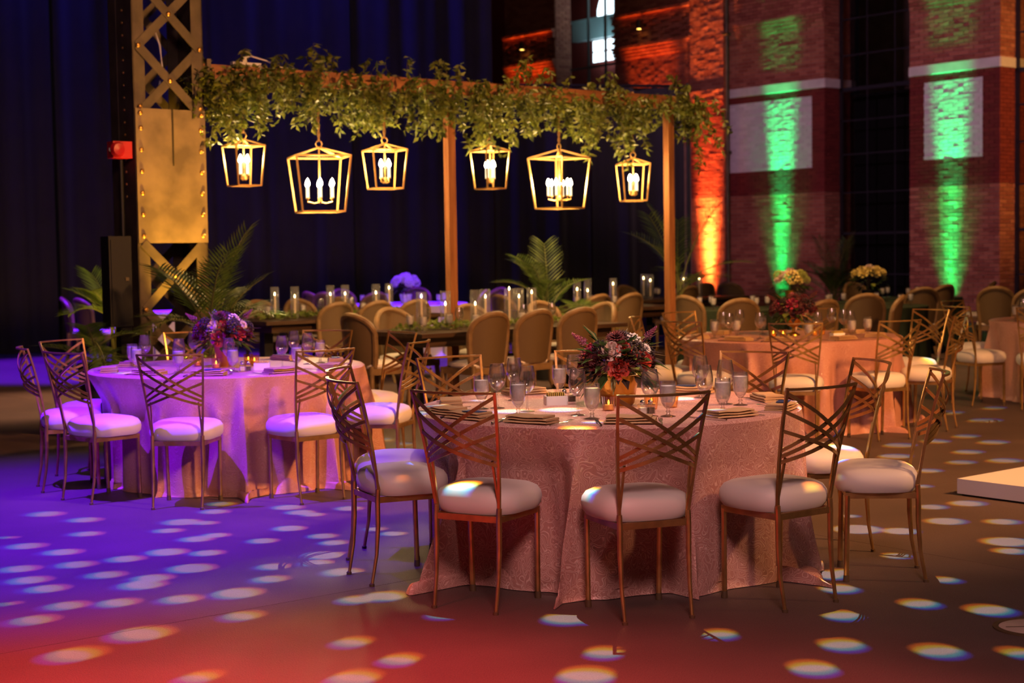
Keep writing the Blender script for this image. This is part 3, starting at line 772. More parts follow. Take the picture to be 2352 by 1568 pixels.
s = MB(); s.box((-0.02, 0, 0.06), (0.04, 0.04, 0.05)); s.build('plug', M['white_plastic'], t, False)
s = MB(); s.tube([(-0.02, 0, 0.08), (0.05, 0, 0.10), (0.2, 0, 0.07), (0.36, 0, 0.02), (0.5, 0, 0.01)], 0.007, 6); s.build('cable', M['white_plastic'], t)

def lantern(sx, zc_top, w, h, rz, n_c, z_rope, label):
    """open cage lantern hanging from the beam; zc_top = height of the upper ring"""
    p = PB0 + PD * sx - PN * 0.0
    root = empty('hanging_lantern', (p.x, p.y, zc_top), rz, label, 'lantern', 'lanterns on the pergola beam')
    g = 0.013 if w < 0.4 else 0.016
    a, b = w / 2, w / 2 * 0.78
    up_ = [(-a, -a, 0), (a, -a, 0), (a, a, 0), (-a, a, 0)]; lo_ = [(-b, -b, -h), (b, -b, -h), (b, b, -h), (-b, b, -h)]
    apex = (0, 0, h * 0.175)
    for nm, q in (('top_ring', up_), ('bottom_ring', lo_)):
        s = MB()
        for i in range(4): s.bar([q[i], q[(i + 1) % 4]], g, g)
        s.build(nm, M['lantern'], root, False)
    for i in range(4):
        s = MB(); s.bar([up_[i], lo_[i]], g, g); s.build('corner_bar', M['lantern'], root, False)
        s = MB(); s.bar([up_[i], apex], g, g); s.build('roof_bar', M['lantern'], root, False)
    zb = -h * 0.82
    s = MB(); s.tube([apex, (0, 0, zb)], 0.008, 8); s.lathe([(0.001, -0.02), (0.02, -0.01), (0.02, 0.02), (0.008, 0.04)], 10, (0, 0, zb)); s.build('stem', M['lantern'], root)
    for i in range(n_c):
        an = 2 * PI * i / n_c + 0.4; r = w * (0.15 if w < 0.4 else 0.26); x, y = r * math.cos(an), r * math.sin(an)
        arm = MB(); arm.tube([(0, 0, zb + 0.0), (x * 0.5, y * 0.5, zb - 0.015), (x, y, zb), (x, y, zb + 0.03)], 0.006, 6)
        arm.lathe([(0.001, 0), (0.017, 0.0), (0.017, 0.008), (0.001, 0.008)], 10, (x, y, zb + 0.03)); arm.build('arm', M['lantern'], root)
        cm = MB(); cm.lathe([(0.013, 0), (0.013, 0.10), (0.001, 0.10)], 10, (x, y, zb + 0.038)); cs = cm.build('candle_sleeve', M['sleeve'], root)
        bm = MB(); bm.lathe([(0.007, 0), (0.019, 0.016), (0.020, 0.034), (0.010, 0.062), (0.001, 0.078)], 10, (x, y, zb + 0.138)); bm.build('bulb', M['bulb'], root)
    hk = MB(); hk.tube([(0.03 * math.cos(k * PI / 4), 0, apex[2] + 0.03 + 0.03 * math.sin(k * PI / 4)) for k in range(8)], 0.006, 6, closed=True); hk.build('ring', M['lantern'], root)
    ztop = z_rope - zc_top; zs0 = apex[2] + 0.05; n = 26; rp = MB()
    for ph in (0, PI):
        rp.tube([(0.008 * math.cos(k * 1.1 + ph), 0.008 * math.sin(k * 1.1 + ph), zs0 + (ztop - zs0) * k / n) for k in range(n + 1)], 0.008, 5)
    rp.build('rope', M['rope'], root)
    d = bpy.data.lights.new('lantern_glow', 'POINT'); d.energy = 55 if w < 0.4 else 95; d.color = (1.0, 0.62, 0.25); d.shadow_soft_size = 0.07
    o = bpy.data.objects.new('lantern_glow', d); COL.objects.link(o); o.parent = root; o.location = (0, 0, zb + 0.19)
    return root

def s_at(px):  # beam parameter whose bearing matches an image bearing (plain plan trigonometry)
    k = (px - 1176) / F_PX * 1.0
    return (k * PB0.y - PB0.x) / (PD.x - k * PD.y)
LANT = [(568, 0.285, 2.459, 0.353, 0.62, 4, 'small gilt cage lantern, leftmost on the beam, next to the column'),
        (740, 0.50, 2.382, 0.506, 0.30, 6, 'large gilt cage lantern with six candles, second on the beam from the left'),
        (890, 0.340, 2.463, 0.364, 0.40, 4, 'small gilt cage lantern hanging just left of the middle post'),
        (1130, 0.285, 2.489, 0.374, 0.62, 4, 'small gilt cage lantern hanging just right of the middle post'),
        (1288, 0.46, 2.442, 0.519, 0.85, 6, 'large gilt cage lantern with candles, the big one right of the middle post'),
        (1457, 0.31, 2.403, 0.394, 0.15, 4, 'small gilt cage lantern, rightmost, next to the right post')]
for px, w, zt, h, rz, n_c, lab in LANT:
    sx = s_at(px + 2)
    lantern(sx, zt, w, h, rz, n_c, ZB + 0.16, lab)

def leaf_mesh(name, matl, L=0.07, W=0.032, fold=0.012):
    s = MB(); s.add([(0, 0, 0), (W / 2, L * 0.4, fold), (0, L, -0.006), (-W / 2, L * 0.4, fold), (0, L * 0.45, 0)], [(0, 1, 4), (1, 2, 4), (2, 3, 4), (3, 0, 4)])
    return s.mesh(name, matl, False)

def rand_leaf(mbuf, p, d, L, W, r, mi=0):
    d = d.normalized(); u = Vector((r.uniform(-1, 1), r.uniform(-1, 1), r.uniform(-1, 1))).normalized()
    s_ = d.cross(u).normalized(); n_ = s_.cross(d)
    f = W * 0.28
    mbuf.add([p, p + s_ * W / 2 + d * L * 0.4 + n_ * f, p + d * L, p - s_ * W / 2 + d * L * 0.4 + n_ * f, p + d * L * 0.45], [(0, 1, 4), (1, 2, 4), (2, 3, 4), (3, 0, 4)], mi)

VINE_LEAF = leaf_mesh('leaf', M['vine'], 0.088, 0.040)
def vine_bottom(px):
    k = [(455, 250), (480, 350), (505, 375), (520, 330), (560, 325), (612, 285), (630, 210), (655, 240), (700, 300), (790, 300), (860, 310), (885, 330), (900, 300), (960, 310), (1015, 330), (1045, 350), (1056, 392), (1072, 330), (1110, 345), (1180, 352),
         (1215, 300), (1270, 315), (1330, 325), (1385, 392), (1410, 370), (1445, 360), (1478, 350), (1492, 240), (1520, 260), (1560, 330), (1580, 395), (1603, 300)]
    for (a, ya), (b, yb) in zip(k, k[1:]):
        if a <= px <= b: return ya + (yb - ya) * (px - a) / (b - a)
    return 240
def garland(px0, px1, label, seed, n_str, singles):
    r = random.Random(seed)
    root = empty('vine_garland', (0, 0, 0), 0, label, 'vine', 'vine garlands on the pergola')
    buf = MB(); stems = MB(); spots = []
    for k in range(n_str):
        px = px0 + (px1 - px0) * (k + r.random()) / n_str
        sx = s_at(px); base = PB0 + PD * sx
        depth = base.y
        hor = 578 - 0.0156 * (px - 1176)
        zbot = CAM_H + (hor - vine_bottom(px)) / F_PX * depth
        upward = r.random() < 0.16
        front = r.uniform(-0.30, 0.16)
        p = base + PN * front; p.z = ZB + r.uniform(0.0, 0.16)
        if upward: length = r.uniform(0.10, 0.30)
        else: length = max(0.15, (p.z - zbot) * (1 - 0.75 * r.random() ** 1.6))
        n = int(length / 0.022); drift = Vector((r.uniform(-.5, .5), r.uniform(-.3, .3), 0)); path = [p.copy()]
        if sx > PL - 0.02: path[0] = p = Vector((p.x, p.y, p.z))
        for i in range(n):
            t = i / max(1, n)
            dirv = Vector((drift.x + r.uniform(-.7, .7), drift.y + r.uniform(-.7, .7), (1.0 if upward else -1.2 + 0.5 * (1 - t)))).normalized()
            p = p + dirv * 0.026
            path.append(p.copy())
            for q in range(2 if r.random() < 0.45 else 1):
                d = Vector((r.uniform(-1, 1), r.uniform(-1, 1), r.uniform(-1.1, 0.35)))
                spots.append((p.copy(), d))
        if len(path) > 3: stems.tube(path[::3], 0.003, 4, cap=False)
    r.shuffle(spots)
    for i, (p, d) in enumerate(spots):
        if i < singles:
            o = link('leaf', VINE_LEAF, root); o.location = p
            o.rotation_mode = 'QUATERNION'; o.rotation_quaternion = d.to_track_quat('Y', 'Z')
            f = r.uniform(0.8, 1.15); o.scale = (f, f, f)
        else: rand_leaf(buf, p, d, r.uniform(0.065, 0.098), r.uniform(0.030, 0.045), r)
    o = buf.build('foliage', M['vine'], root, False); o['kind'] = 'stuff'
    stems.build('stems', M['stem'], root)
garland(452, 622, 'leafy green vine draped at the left end of the beam beside the steel column', 1, 62, 120)
garland(626, 1010, 'leafy green vine hanging from the beam between column and middle post', 2, 120, 150)
garland(1010, 1500, 'long leafy green vine hanging from the beam right of the middle post', 3, 165, 150)
garland(1496, 1606, 'leafy green vine trailing down over the right post of the pergola', 4, 60, 120)

# ================================================================== LATTICE BACK CHAIRS
def lattice_chair():
    root = empty('lattice_chair')
    def yb(z):  # lean of the back uprights
        t = (z - 0.426) / (0.92 - 0.426)
        return -0.11 - 0.055 * t - 0.05 * t * t
    def wb(z):
        t = (z - 0.426) / (0.92 - 0.426)
        return 0.150 + 0.045 * t
    BOW = 0.075
    def cross(zl, zr, bow, lift=0.0, inset=0.0):
        pts = []
        n = 12
        for i in range(n + 1):
            t = i / n; z = zl + (zr - zl) * t
            x = -wb(zl) + (wb(zl) + wb(zr)) * t
            pts.append((x, yb(z) - bow * 4 * t * (1 - t), z))
        return pts
    s = MB(); s.bar(cross(0.915, 0.915, 0.045), 0.016, 0.010); s.build('top_rail', M['gold'], root)
    for sx in (-1, 1):
        s = MB(); s.bar([(sx * wb(z), yb(z), z) for z in (0.41, 0.50, 0.60, 0.70, 0.80, 0.92)], 0.012, 0.012); s.build('upright', M['gold'], root)
        s = MB(); s.bar([(sx * 0.148, -0.103, 0.43), (sx * 0.143, -0.118 - 0.03, 0.632)], 0.009, 0.009); s.build('strut', M['gold'], root)
    for zl, zr in ((0.90, 0.660), (0.825, 0.635), (0.745, 0.612)):
        s = MB(); s.bar(cross(zl, zr, BOW), 0.006, 0.015); s.build('lattice_bar', M['gold'], root)
        s = MB(); s.bar(cross(zr, zl, BOW * 0.93), 0.006, 0.015); s.build('lattice_bar', M['gold'], root)
    # seat frame
    s = MB(); s.bar([(-0.150, -0.112, 0.385), (0.150, -0.112, 0.385), (0.168, 0.195, 0.385), (-0.168, 0.195, 0.385)], 0.018, 0.026, closed=True); s.build('seat_frame', M['gold'], root, False)
    # puffed seat cushion
    s = MB(); n = 44
    prof = [(0.02, 0.394), (0.80, 0.394), (0.93, 0.400), (1.0, 0.420), (1.015, 0.445), (1.0, 0.468), (0.93, 0.490), (0.80, 0.503), (0.55, 0.512), (0.25, 0.515), (0.01, 0.516)]
    vs_ = []
    for j in range(n):
        a = 2 * PI * j / n; c, q = math.cos(a), math.sin(a); e = 2 / 3.6
        hx = 0.205 * (1.0 if q > 0 else 0.96); x = hx * math.copysign(abs(c) ** e, c); y = 0.185 * math.copysign(abs(q) ** e, q)
        if q < 0: x *= 1 - 0.10 * abs(q) ** 2
        for (f, z) in prof: vs_.append((x * f, 0.062 + y * f, z))
    k = len(prof)
    fs_ = [(j * k + i, ((j + 1) % n) * k + i, ((j + 1) % n) * k + i + 1, j * k + i + 1) for j in range(n) for i in range(k - 1)]
    s.add(vs_, fs_); s.build('seat_cushion', M['vinyl'], root)
    for sx in (-1, 1):
        pts = [(sx * 0.150, -0.110, 0.432), (sx * 0.150, -0.113, 0.38), (sx * 0.150, -0.113, 0.27), (sx * 0.149, -0.122, 0.14), (sx * 0.147, -0.146, 0.008)]
        s = MB(); s.tube(pts, [0.0115, 0.0125, 0.0115, 0.009, 0.0075], 8); lg = s.build('leg', M['gold'], root)
        s = MB(); s.lathe([(0.001, 0), (0.012, 0), (0.012, 0.012), (0.008, 0.014)], 10, (sx * 0.147, -0.147, 0)); s.build('foot', M['foot'], lg)
        s = MB(); s.tube([(sx * 0.166, 0.193, 0.385), (sx * 0.161, 0.199, 0.01)], 0.0115, 8); lg = s.build('leg', M['gold'], root)
        s = MB(); s.lathe([(0.001, 0), (0.014, 0), (0.014, 0.01), (0.0125, 0.03)], 10, (sx * 0.161, 0.199, 0)); s.build('foot', M['foot'], lg)
    return root

T1 = Vector((0.45, 7.22, 0)); T2 = Vector((-1.91, 10.16, 0)); T3 = Vector((2.32, 12.64, 0)); T4 = Vector((5.55, 14.6, 0))
CH = [  # x, y, rotation, label
    (-0.142, 6.320, -0.500, 'gold lattice chair seen from behind, front left of the nearest pink table'),
    (0.519, 6.108, 0.339, 'gold lattice chair nearest the camera, front middle of the nearest pink table'),
    (1.130, 6.292, 0.602, 'gold lattice chair seen from behind, front right of the nearest pink table'),
    (1.680, 6.770, 1.440, 'gold lattice chair in profile at the right of the nearest pink table, facing left'),
    (-0.574, 6.886, -1.115, 'gold lattice chair at the left of the nearest pink table with light on its seat'),
    (-0.640, 7.400, -1.740, 'gold lattice chair half hidden behind the leftmost chair of the nearest pink table'),
    (1.559, 7.397, 1.800, 'gold lattice chair beyond the right profile chair of the nearest pink table'),
    (1.200, 8.010, 2.600, 'gold lattice chair facing camera behind the glasses at the nearest table, back right'),
    (0.400, 8.290, 2.980, 'gold lattice chair behind the dark red flowers on the nearest table'),
    (-0.233, 8.000, -2.607, 'gold lattice chair facing camera at the back left of the nearest pink table'),
    (-2.920, 10.340, -2.090, 'gold lattice chair facing camera at the far left of the violet lit table'),
    (-2.910, 9.740, -1.170, 'gold lattice chair nearest the left picture edge, in profile'),
    (-2.564, 9.260, -0.688, 'violet lit gold lattice chair at the front left of the left table'),
    (-1.963, 8.972, -0.086, 'gold lattice chair seen squarely from behind at the front of the left table'),
    (-1.234, 9.135, 0.653, 'gold lattice chair at the front right of the left table, seat half violet'),
    (-0.800, 9.740, 1.290, 'gold lattice chair at the right of the left table, nearer of two in profile'),
    (-0.960, 10.720, 2.168, 'gold lattice chair at the right of the left table, farther of two'),
    (-1.431, 11.05, 2.850, 'gold lattice chair facing camera behind the left table, right of its flowers'),
    (-2.330, 11.12, -2.80, 'gold lattice chair in front of the steel column behind the left table'),
    (2.144, 11.44, -0.20, 'gold lattice chair seen from behind at the front of the right rear table'),
    (1.470, 11.93, -0.80, 'gold lattice chair at the front left of the right rear table'),
    (1.240, 12.62, -1.85, 'gold lattice chair in profile left of the right rear table, above the red flowers'),
    (1.620, 13.36, -2.50, 'gold lattice chair facing camera at the back left of the right rear table'),
    (2.838, 11.62, 0.441, 'gold lattice chair at the front right of the right rear table'),
    (3.390, 12.17, 1.05, 'gold lattice chair right of the right rear table with bright cushion, back to the right'),
    (3.500, 13.15, 2.20, 'gold lattice chair at the back right of the right rear table'),
    (2.720, 13.70, 2.78, 'gold lattice chair with pale lit corner behind the glasses of the right rear table'),
    (4.560, 15.05, -2.42, 'gold lattice chair facing camera behind the table at the right picture edge'),
    (4.270, 13.97, -1.20, 'gold lattice chair facing right toward the table at the right picture edge'),
    (4.700, 13.48, -0.35, 'gold lattice chair cut off by the right picture edge'),
]
chair0 = lattice_chair()
for i, (x, y, a, lab) in enumerate(CH):
    o = chair0 if i == 0 else copy_tree(chair0)
    o.location = (x, y, 0); o.rotation_euler = (0, 0, a)
    tag(o, lab, 'chair', 'gold lattice banquet chairs')

# ================================================================== ROUND TABLES
def tablecloth(c, R_, h, matl, label, cat_group, seed, nf, puddle=0.10, amp=0.09, nn=384, nz=26, seats=()):
    """round floor length cloth: cone shaped folds that open towards the floor, gathered hem, pushed in by the seats"""
    r = random.Random(seed)
    ridges = []
    if seats:
        sa = sorted(math.atan2(q[1] - c[1], q[0] - c[0]) for q in seats if math.hypot(q[0] - c[0], q[1] - c[1]) < 1.45)
        for q0, q1 in zip(sa, sa[1:] + [sa[0] + 2 * PI]):
            n_ = max(1, int((q1 - q0) / 0.8))
            for k in range(n_):
                ridges.append((q0 + (q1 - q0) * (k + 0.5 + r.uniform(-.12, .12)) / n_, 0.15 * r.uniform(0.7, 1.2), r.uniform(0.5, 0.9), r.uniform(-0.10, 0.10), r.uniform(0.0, 0.15)))
    va = [(r.choice((19, 23, 26)), r.uniform(0, 6.28)), (r.choice((31, 37)), r.uniform(0, 6.28)), (7, r.uniform(0, 6.28))]
    def valley(a, t):
        w = 0.5 + 0.5 * math.sin(va[0][0] * a + va[0][1] + 1.3 * math.sin(3 * a) + 0.8 * t * math.sin(va[2][0] * a))
        w2 = 0.5 + 0.5 * math.sin(va[1][0] * a + va[1][1])
        return (0.050 * w ** 2 + 0.014 * w2) * (0.5 + 0.5 * math.sin(va[2][0] * a + va[2][1]) ** 2)
    for k in range(nf):
        a = 2 * PI * (k + r.uniform(-0.32, 0.32)) / nf
        ridges.append((a, amp * r.uniform(0.45, 1.25), r.uniform(0.75, 1.3), r.uniform(-0.09, 0.09), r.uniform(0.0, 0.30)))
    def skirt(a, t):
        w = -0.012 * t
        for (ra, am, sg, sh, t0) in ridges:
            if t <= t0: continue
            q = (t - t0) / (1 - t0)
            d = (a - ra - sh * q + PI) % (2 * PI) - PI
            sig = 0.34 * 2 * PI / nf * sg * (0.45 + 0.55 * q)
            if abs(d) < sig * 3: w += am * (q ** 0.8) * math.exp(-(d / sig) ** 2)
        return w
    s = MB(); vs_ = []; rings = []
    for f in (0.001, 0.3, 0.6, 0.8, 0.93, 0.985): rings.append(('t', f))
    for i in range(nz + 1): rings.append(('s', i / nz))
    for i in range(1, 7): rings.append(('p', i / 6))
    for kind, t in rings:
        for j in range(nn):
            a = 2 * PI * j / nn
            if kind == 't': rr = R_ * t; z = h
            elif kind == 's':
                rr = R_ + 0.002 + skirt(a, t)
                z = (h - 0.012) * (1 - t) + 0.045 * t
                if t == 0: rr = R_; z = h - 0.010
            else:
                base = R_ + 0.002 + skirt(a, 1.0)
                pu = puddle * max(0.0, 0.35 + 0.45 * math.sin(3 * a + seed) * math.sin(5 * a + seed * 2.1) + 0.3 * math.sin(nf * a + seed)) + 0.012
                rr = base + pu * math.sin(t * PI * 0.5)
                z = 0.045 * (1 - t) ** 1.5 + 0.003 + pu * 0.42 * math.sin(t * PI) * (0.5 + 0.5 * math.sin(nf * 1.7 * a + seed))
            x, y = rr * math.cos(a), rr * math.sin(a)
            if kind != 't' and z < h - 0.015:
                wz = 1.0 if z < 0.54 else max(0.0, (h - 0.02 - z) / (h - 0.56))
                for (cx, cy_, ct) in seats:
                    dx, dy = x + c[0] - cx, y + c[1] - cy_; co, si = math.cos(ct), math.sin(ct)
                    lx, ly = co * dx + si * dy, -si * dx + co * dy
                    if ly < 0.275 and abs(lx) < 0.36 and ly > -0.35:
                        wx = 1.0 if abs(lx) < 0.25 else (0.36 - abs(lx)) / 0.11
                        mv = (0.275 - ly) * wx * wz
                        x += -si * mv; y += co * mv
            if kind != 't':
                tv = (t if kind == 's' else 1.0 - 0.6 * t); k_ = 1.0 - valley(a, tv) * min(1.0, 1.6 * tv) * 1.1 / R_
                x *= k_; y *= k_
            vs_.append((x, y, z))
    m = len(rings)
    fs_ = [(i * nn + j, i * nn + (j + 1) % nn, (i + 1) * nn + (j + 1) % nn, (i + 1) * nn + j) for i in range(m - 1) for j in range(nn)]
    s.add(vs_, [tuple(reversed(f)) for f in fs_])
    o = s.build('tablecloth', matl, None)
    o.location = (c[0], c[1], 0)
    tag(o, label, 'tablecloth', cat_group)
    return o
SEATS = [(x, y, a) for x, y, a, _ in CH]
def near_seats(c): return [q for q in SEATS if math.hypot(q[0] - c[0], q[1] - c[1]) < 1.6]
TH = 0.742
tablecloth(T1, 0.914, TH, M['cloth'], 'blush pink damask floor length cloth on the nearest round table', 'pink round tablecloths', 11, 15, 0.22, 0.095, seats=near_seats(T1))
tablecloth(T2, 0.914, TH, M['cloth_far'], 'blush satin cloth lit half violet on the left round table', 'pink round tablecloths', 12, 17, 0.22, 0.095, seats=near_seats(T2))
tablecloth(T3, 0.914, TH, M['cloth_far'], 'blush cloth glowing amber on the right rear round table', 'pink round tablecloths', 13, 17, 0.10, 0.07, seats=near_seats(T3))
tablecloth(T4, 0.914, TH, M['cloth_far'], 'pink cloth of the round table cut by the right picture edge', 'pink round tablecloths', 14, 22, 0.04, 0.05, seats=near_seats(T4))

# ================================================================== TABLEWARE
def wine_glass():
    root = empty('wine_glass')
    s = MB(); s.lathe([(0.001, 0.002), (0.034, 0.001), (0.034, 0.004), (0.008, 0.009), (0.004, 0.02), (0.0038, 0.085)], 20); s.build('stem', M['glass'], root)
    s = MB(); s.lathe([(0.004, 0.085), (0.016, 0.091), (0.032, 0.108), (0.041, 0.130), (0.0415, 0.148), (0.038, 0.175), (0.031, 0.212)], 24)
    s.lathe([(0.0295, 0.212), (0.0365, 0.175), (0.040, 0.148), (0.0395, 0.131), (0.031, 0.110), (0.015, 0.094), (0.001, 0.092)], 24); s.build('bowl', M['glass'], root)
    return root
def water_goblet():
    root = empty('water_goblet')
    s = MB(); s.lathe([(0.001, 0.002), (0.034, 0.001), (0.034, 0.004), (0.010, 0.010), (0.007, 0.018), (0.011, 0.024), (0.007, 0.030), (0.008, 0.036)], 20); s.build('stem', M['glass'], root)
    s = MB(); s.lathe([(0.008, 0.036), (0.022, 0.050), (0.032, 0.070), (0.0365, 0.092), (0.0365, 0.120), (0.0345, 0.158)], 24)
    s.lathe([(0.033, 0.158), (0.035, 0.120), (0.035, 0.093), (0.0305, 0.072), (0.020, 0.052), (0.001, 0.044)], 24); s.build('bowl', M['glass'], root)
    s = MB(); s.lathe([(0.001, 0.066), (0.024, 0.066), (0.033, 0.086), (0.034, 0.10), (0.034, 0.120), (0.0335, 0.138), (0.001, 0.138)], 20); s.build('ice_water', M['ice'], root)
    return root
WINE = {'near': [(-0.073, 7.127), (0.009, 7.49), (0.066, 6.961), (0.312, 7.675), (0.29, 6.76), (0.606, 6.67), (0.927, 7.47), (0.867, 6.848), (1.006, 7.15)],
        'left': [(-2.487, 10.264), (-2.14, 9.727), (-2.235, 10.638), (-1.821, 9.738), (-1.504, 9.902), (-1.512, 10.504), (-1.377, 10.211)],
        'right rear': [(1.755, 12.577), (1.766, 12.304), (1.943, 12.915), (2.012, 12.297), (2.47, 12.24), (2.77, 12.66), (2.76, 12.36), (2.74, 12.98)],
        'edge': [(4.90, 14.516), (4.99, 14.30)]}
WATER = {'near': [(-0.147, 7.097), (0.023, 6.824), (0.237, 7.702), (0.345, 6.607), (0.683, 6.657), (0.94, 6.771), (1.067, 7.091)],
         'left': [(-2.555, 10.188), (-2.446, 9.861), (-2.118, 9.60), (-1.775, 9.62), (-1.391, 9.778), (-1.306, 10.30)],
         'right rear': [(1.66, 12.42), (2.14, 12.944), (2.321, 11.85), (2.742, 12.222), (2.93, 12.48), (1.853, 12.50)],
         'edge': [(4.80, 14.439)]}
PLACE = {'near': 'on the nearest pink table', 'left': 'on the violet lit left table', 'right rear': 'on the right rear amber table', 'edge': 'on the table at the right edge',
         'm1': 'on the dark table by the middle post', 'm2': 'on the dark table farther left'}
WINE['m1'] = [(-0.80, 14.10), (-0.486, 14.05), (0.118, 14.60), (0.40, 15.0)]
WATER['m1'] = [(-0.934, 13.937), (-0.80, 13.72), (-0.581, 14.149), (-0.33, 13.98), (0.10, 14.30)]
WINE['m2'] = [(-2.70, 17.3), (-2.20, 17.5), (-1.9, 18.0)]
WATER['m2'] = [(-2.75, 17.1), (-2.40, 17.45), (-1.75, 17.9)]
TZ = {'near': TH, 'left': TH, 'right rear': TH, 'edge': TH, 'm1': 0.762, 'm2': 0.762}
def scatter(proto, table, base, cat, group):
    first = [True]
    for key, pts in table.items():
        for (p, o_) in ordered(pts):
            o = proto if first[0] else copy_tree(proto)
            first[0] = False
            o.location = (p[0], p[1], TZ[key]); o.rotation_euler = (0, 0, rng.uniform(0, 6))
            tag(o, f'{base}, {o_} {PLACE[key]}', cat, f'{group} {PLACE[key]}')
scatter(wine_glass(), WINE, 'empty clear wine glass', 'wine glass', 'wine glasses')
scatter(water_goblet(), WATER, 'footed goblet of iced water', 'goblet', 'water goblets')

def napkin():
    root = empty('napkin')
    def sheet(z, t, l, w, dx, dy, sag):
        s = MB(); n = 10; vs_ = []
        for i in range(n + 1):
            x = -l / 2 + l * i / n + dx
            zz = z + sag * math.sin(i * 0.9 + dx * 40)
            for (y, q) in ((-w / 2, 0.25), (-w / 2 - 0.004, 0.5), (-w / 2, 0.9), (w / 2, 1.0), (w / 2 + 0.003, 0.5), (w / 2, 0.1)): vs_.append((x, y + dy, zz + t * q))
        k = 6; fs_ = [(i * k + j, i * k + (j + 1) % k, (i + 1) * k + (j + 1) % k, (i + 1) * k + j) for i in range(n) for j in range(k)]
        fs_ += [tuple(range(k - 1, -1, -1)), tuple(n * k + j for j in range(k))]
        s.add(vs_, fs_); return s
    sheet(0.001, 0.008, 0.20, 0.090, 0, 0, 0.0005).build('lower_fold', M['napkin'], root)
    sheet(0.009, 0.008, 0.19, 0.086, 0.004, 0.002, 0.0010).build('middle_fold', M['napkin'], root)
    sheet(0.017, 0.007, 0.175, 0.080, -0.004, 0.0, 0.0012).build('upper_fold', M['napkin'], root)
    return root
NAP = {'near': ([(-0.300, 6.915), (-0.190, 6.69), (0.077, 6.50), (0.499, 6.43), (0.953, 6.61), (1.220, 6.862), (1.230, 7.291), (0.915, 7.75), (0.061, 7.82), (-0.30, 7.300)], T1),
       'left': ([(-2.613, 9.80), (-2.29, 9.53), (-1.887, 9.38), (-1.45, 9.50), (-1.17, 9.80), (-1.20, 10.30), (-1.60, 10.70), (-2.60, 10.30)], T2),
       'right rear': ([(1.545, 12.44), (1.80, 12.06), (2.613, 11.95), (2.95, 12.30), (2.90, 12.90), (2.10, 11.90), (1.8, 13.0)], T3),
       'edge': ([(4.95, 14.75), (4.95, 14.35)], T4)}
nap0 = napkin(); first = True
def fork(kind):
    s = MB()
    if kind == 'fork':
        s.bar([(0, -0.10, 0.003), (0, -0.02, 0.004), (0, 0.02, 0.003)], 0.007, 0.002); s.bar([(0, 0.02, 0.003), (0, 0.035, 0.003), (0, 0.055, 0.004)], 0.018, 0.002)
        for k in range(4): s.bar([(-0.0075 + 0.005 * k, 0.05, 0.004), (-0.0075 + 0.005 * k, 0.095, 0.008)], 0.0028, 0.002)
    elif kind == 'knife':
        s.bar([(0, -0.11, 0.004), (0, 0.0, 0.004)], 0.009, 0.006); s.bar([(0, 0.0, 0.003), (0.002, 0.08, 0.003), (0.004, 0.115, 0.003)], 0.016, 0.0015)
    return s.mesh(kind, M['steel_cutlery'], False)
FORK, KNIFE = fork('fork'), fork('knife')
card_me = MB(); card_me.box((0, 0, 0.0015), (0.10, 0.055, 0.003)); card_me = card_me.mesh('menu_card', M['menu'], False)
for key, (pts, c) in NAP.items():
    for (p, o_) in ordered(pts):
        o = nap0 if first else copy_tree(nap0); first = False
        d = Vector((p[0] - c.x, p[1] - c.y, 0)).normalized(); tdir = Vector((-d.y, d.x, 0)); a = math.atan2(d.y, d.x)
        o.scale = (1.1, 1.15, 1.45)
        o.location = (p[0], p[1], TZ[key]); ra = a + PI / 2 + rng.uniform(-0.25, 0.25); o.rotation_euler = (0, 0, ra)
        tag(o, f'folded taupe linen napkin, {o_} {PLACE[key]}', 'napkin', f'napkins {PLACE[key]}')
        if key != 'edge':
            for sgn, me, nm in ((1, FORK, 'fork'), (-1, KNIFE, 'knife')):
                q = Vector((p[0], p[1], 0)) + tdir * 0.135 * sgn * (1 if key == 'near' else 0.95) - d * 0.02
                if (q - Vector((c.x, c.y, 0))).length > 0.80: q = Vector((c.x, c.y, 0)) + (q - Vector((c.x, c.y, 0))).normalized() * 0.80
                k = link(nm, me); k.location = (q.x, q.y, TZ[key] + 0.001); k.rotation_euler = (0, 0, a + PI / 2 + rng.uniform(-0.12, 0.12))
                tag(k, f'polished steel {nm} beside the napkin, {o_} {PLACE[key]}', nm, f'{nm}s {PLACE[key]}')
        if key in ('near', 'left') and rng.random() < 0.5:
            k = link('menu_card', card_me); q = Vector((p[0], p[1], 0)) + tdir * 0.03
            k.location = (q.x, q.y, TZ[key] + 0.0360); k.rotation_euler = (0, 0, ra + 0.1)
            tag(k, f'dark blue card lying on the napkin, {o_} {PLACE[key]}', 'card', f'menu cards {PLACE[key]}')

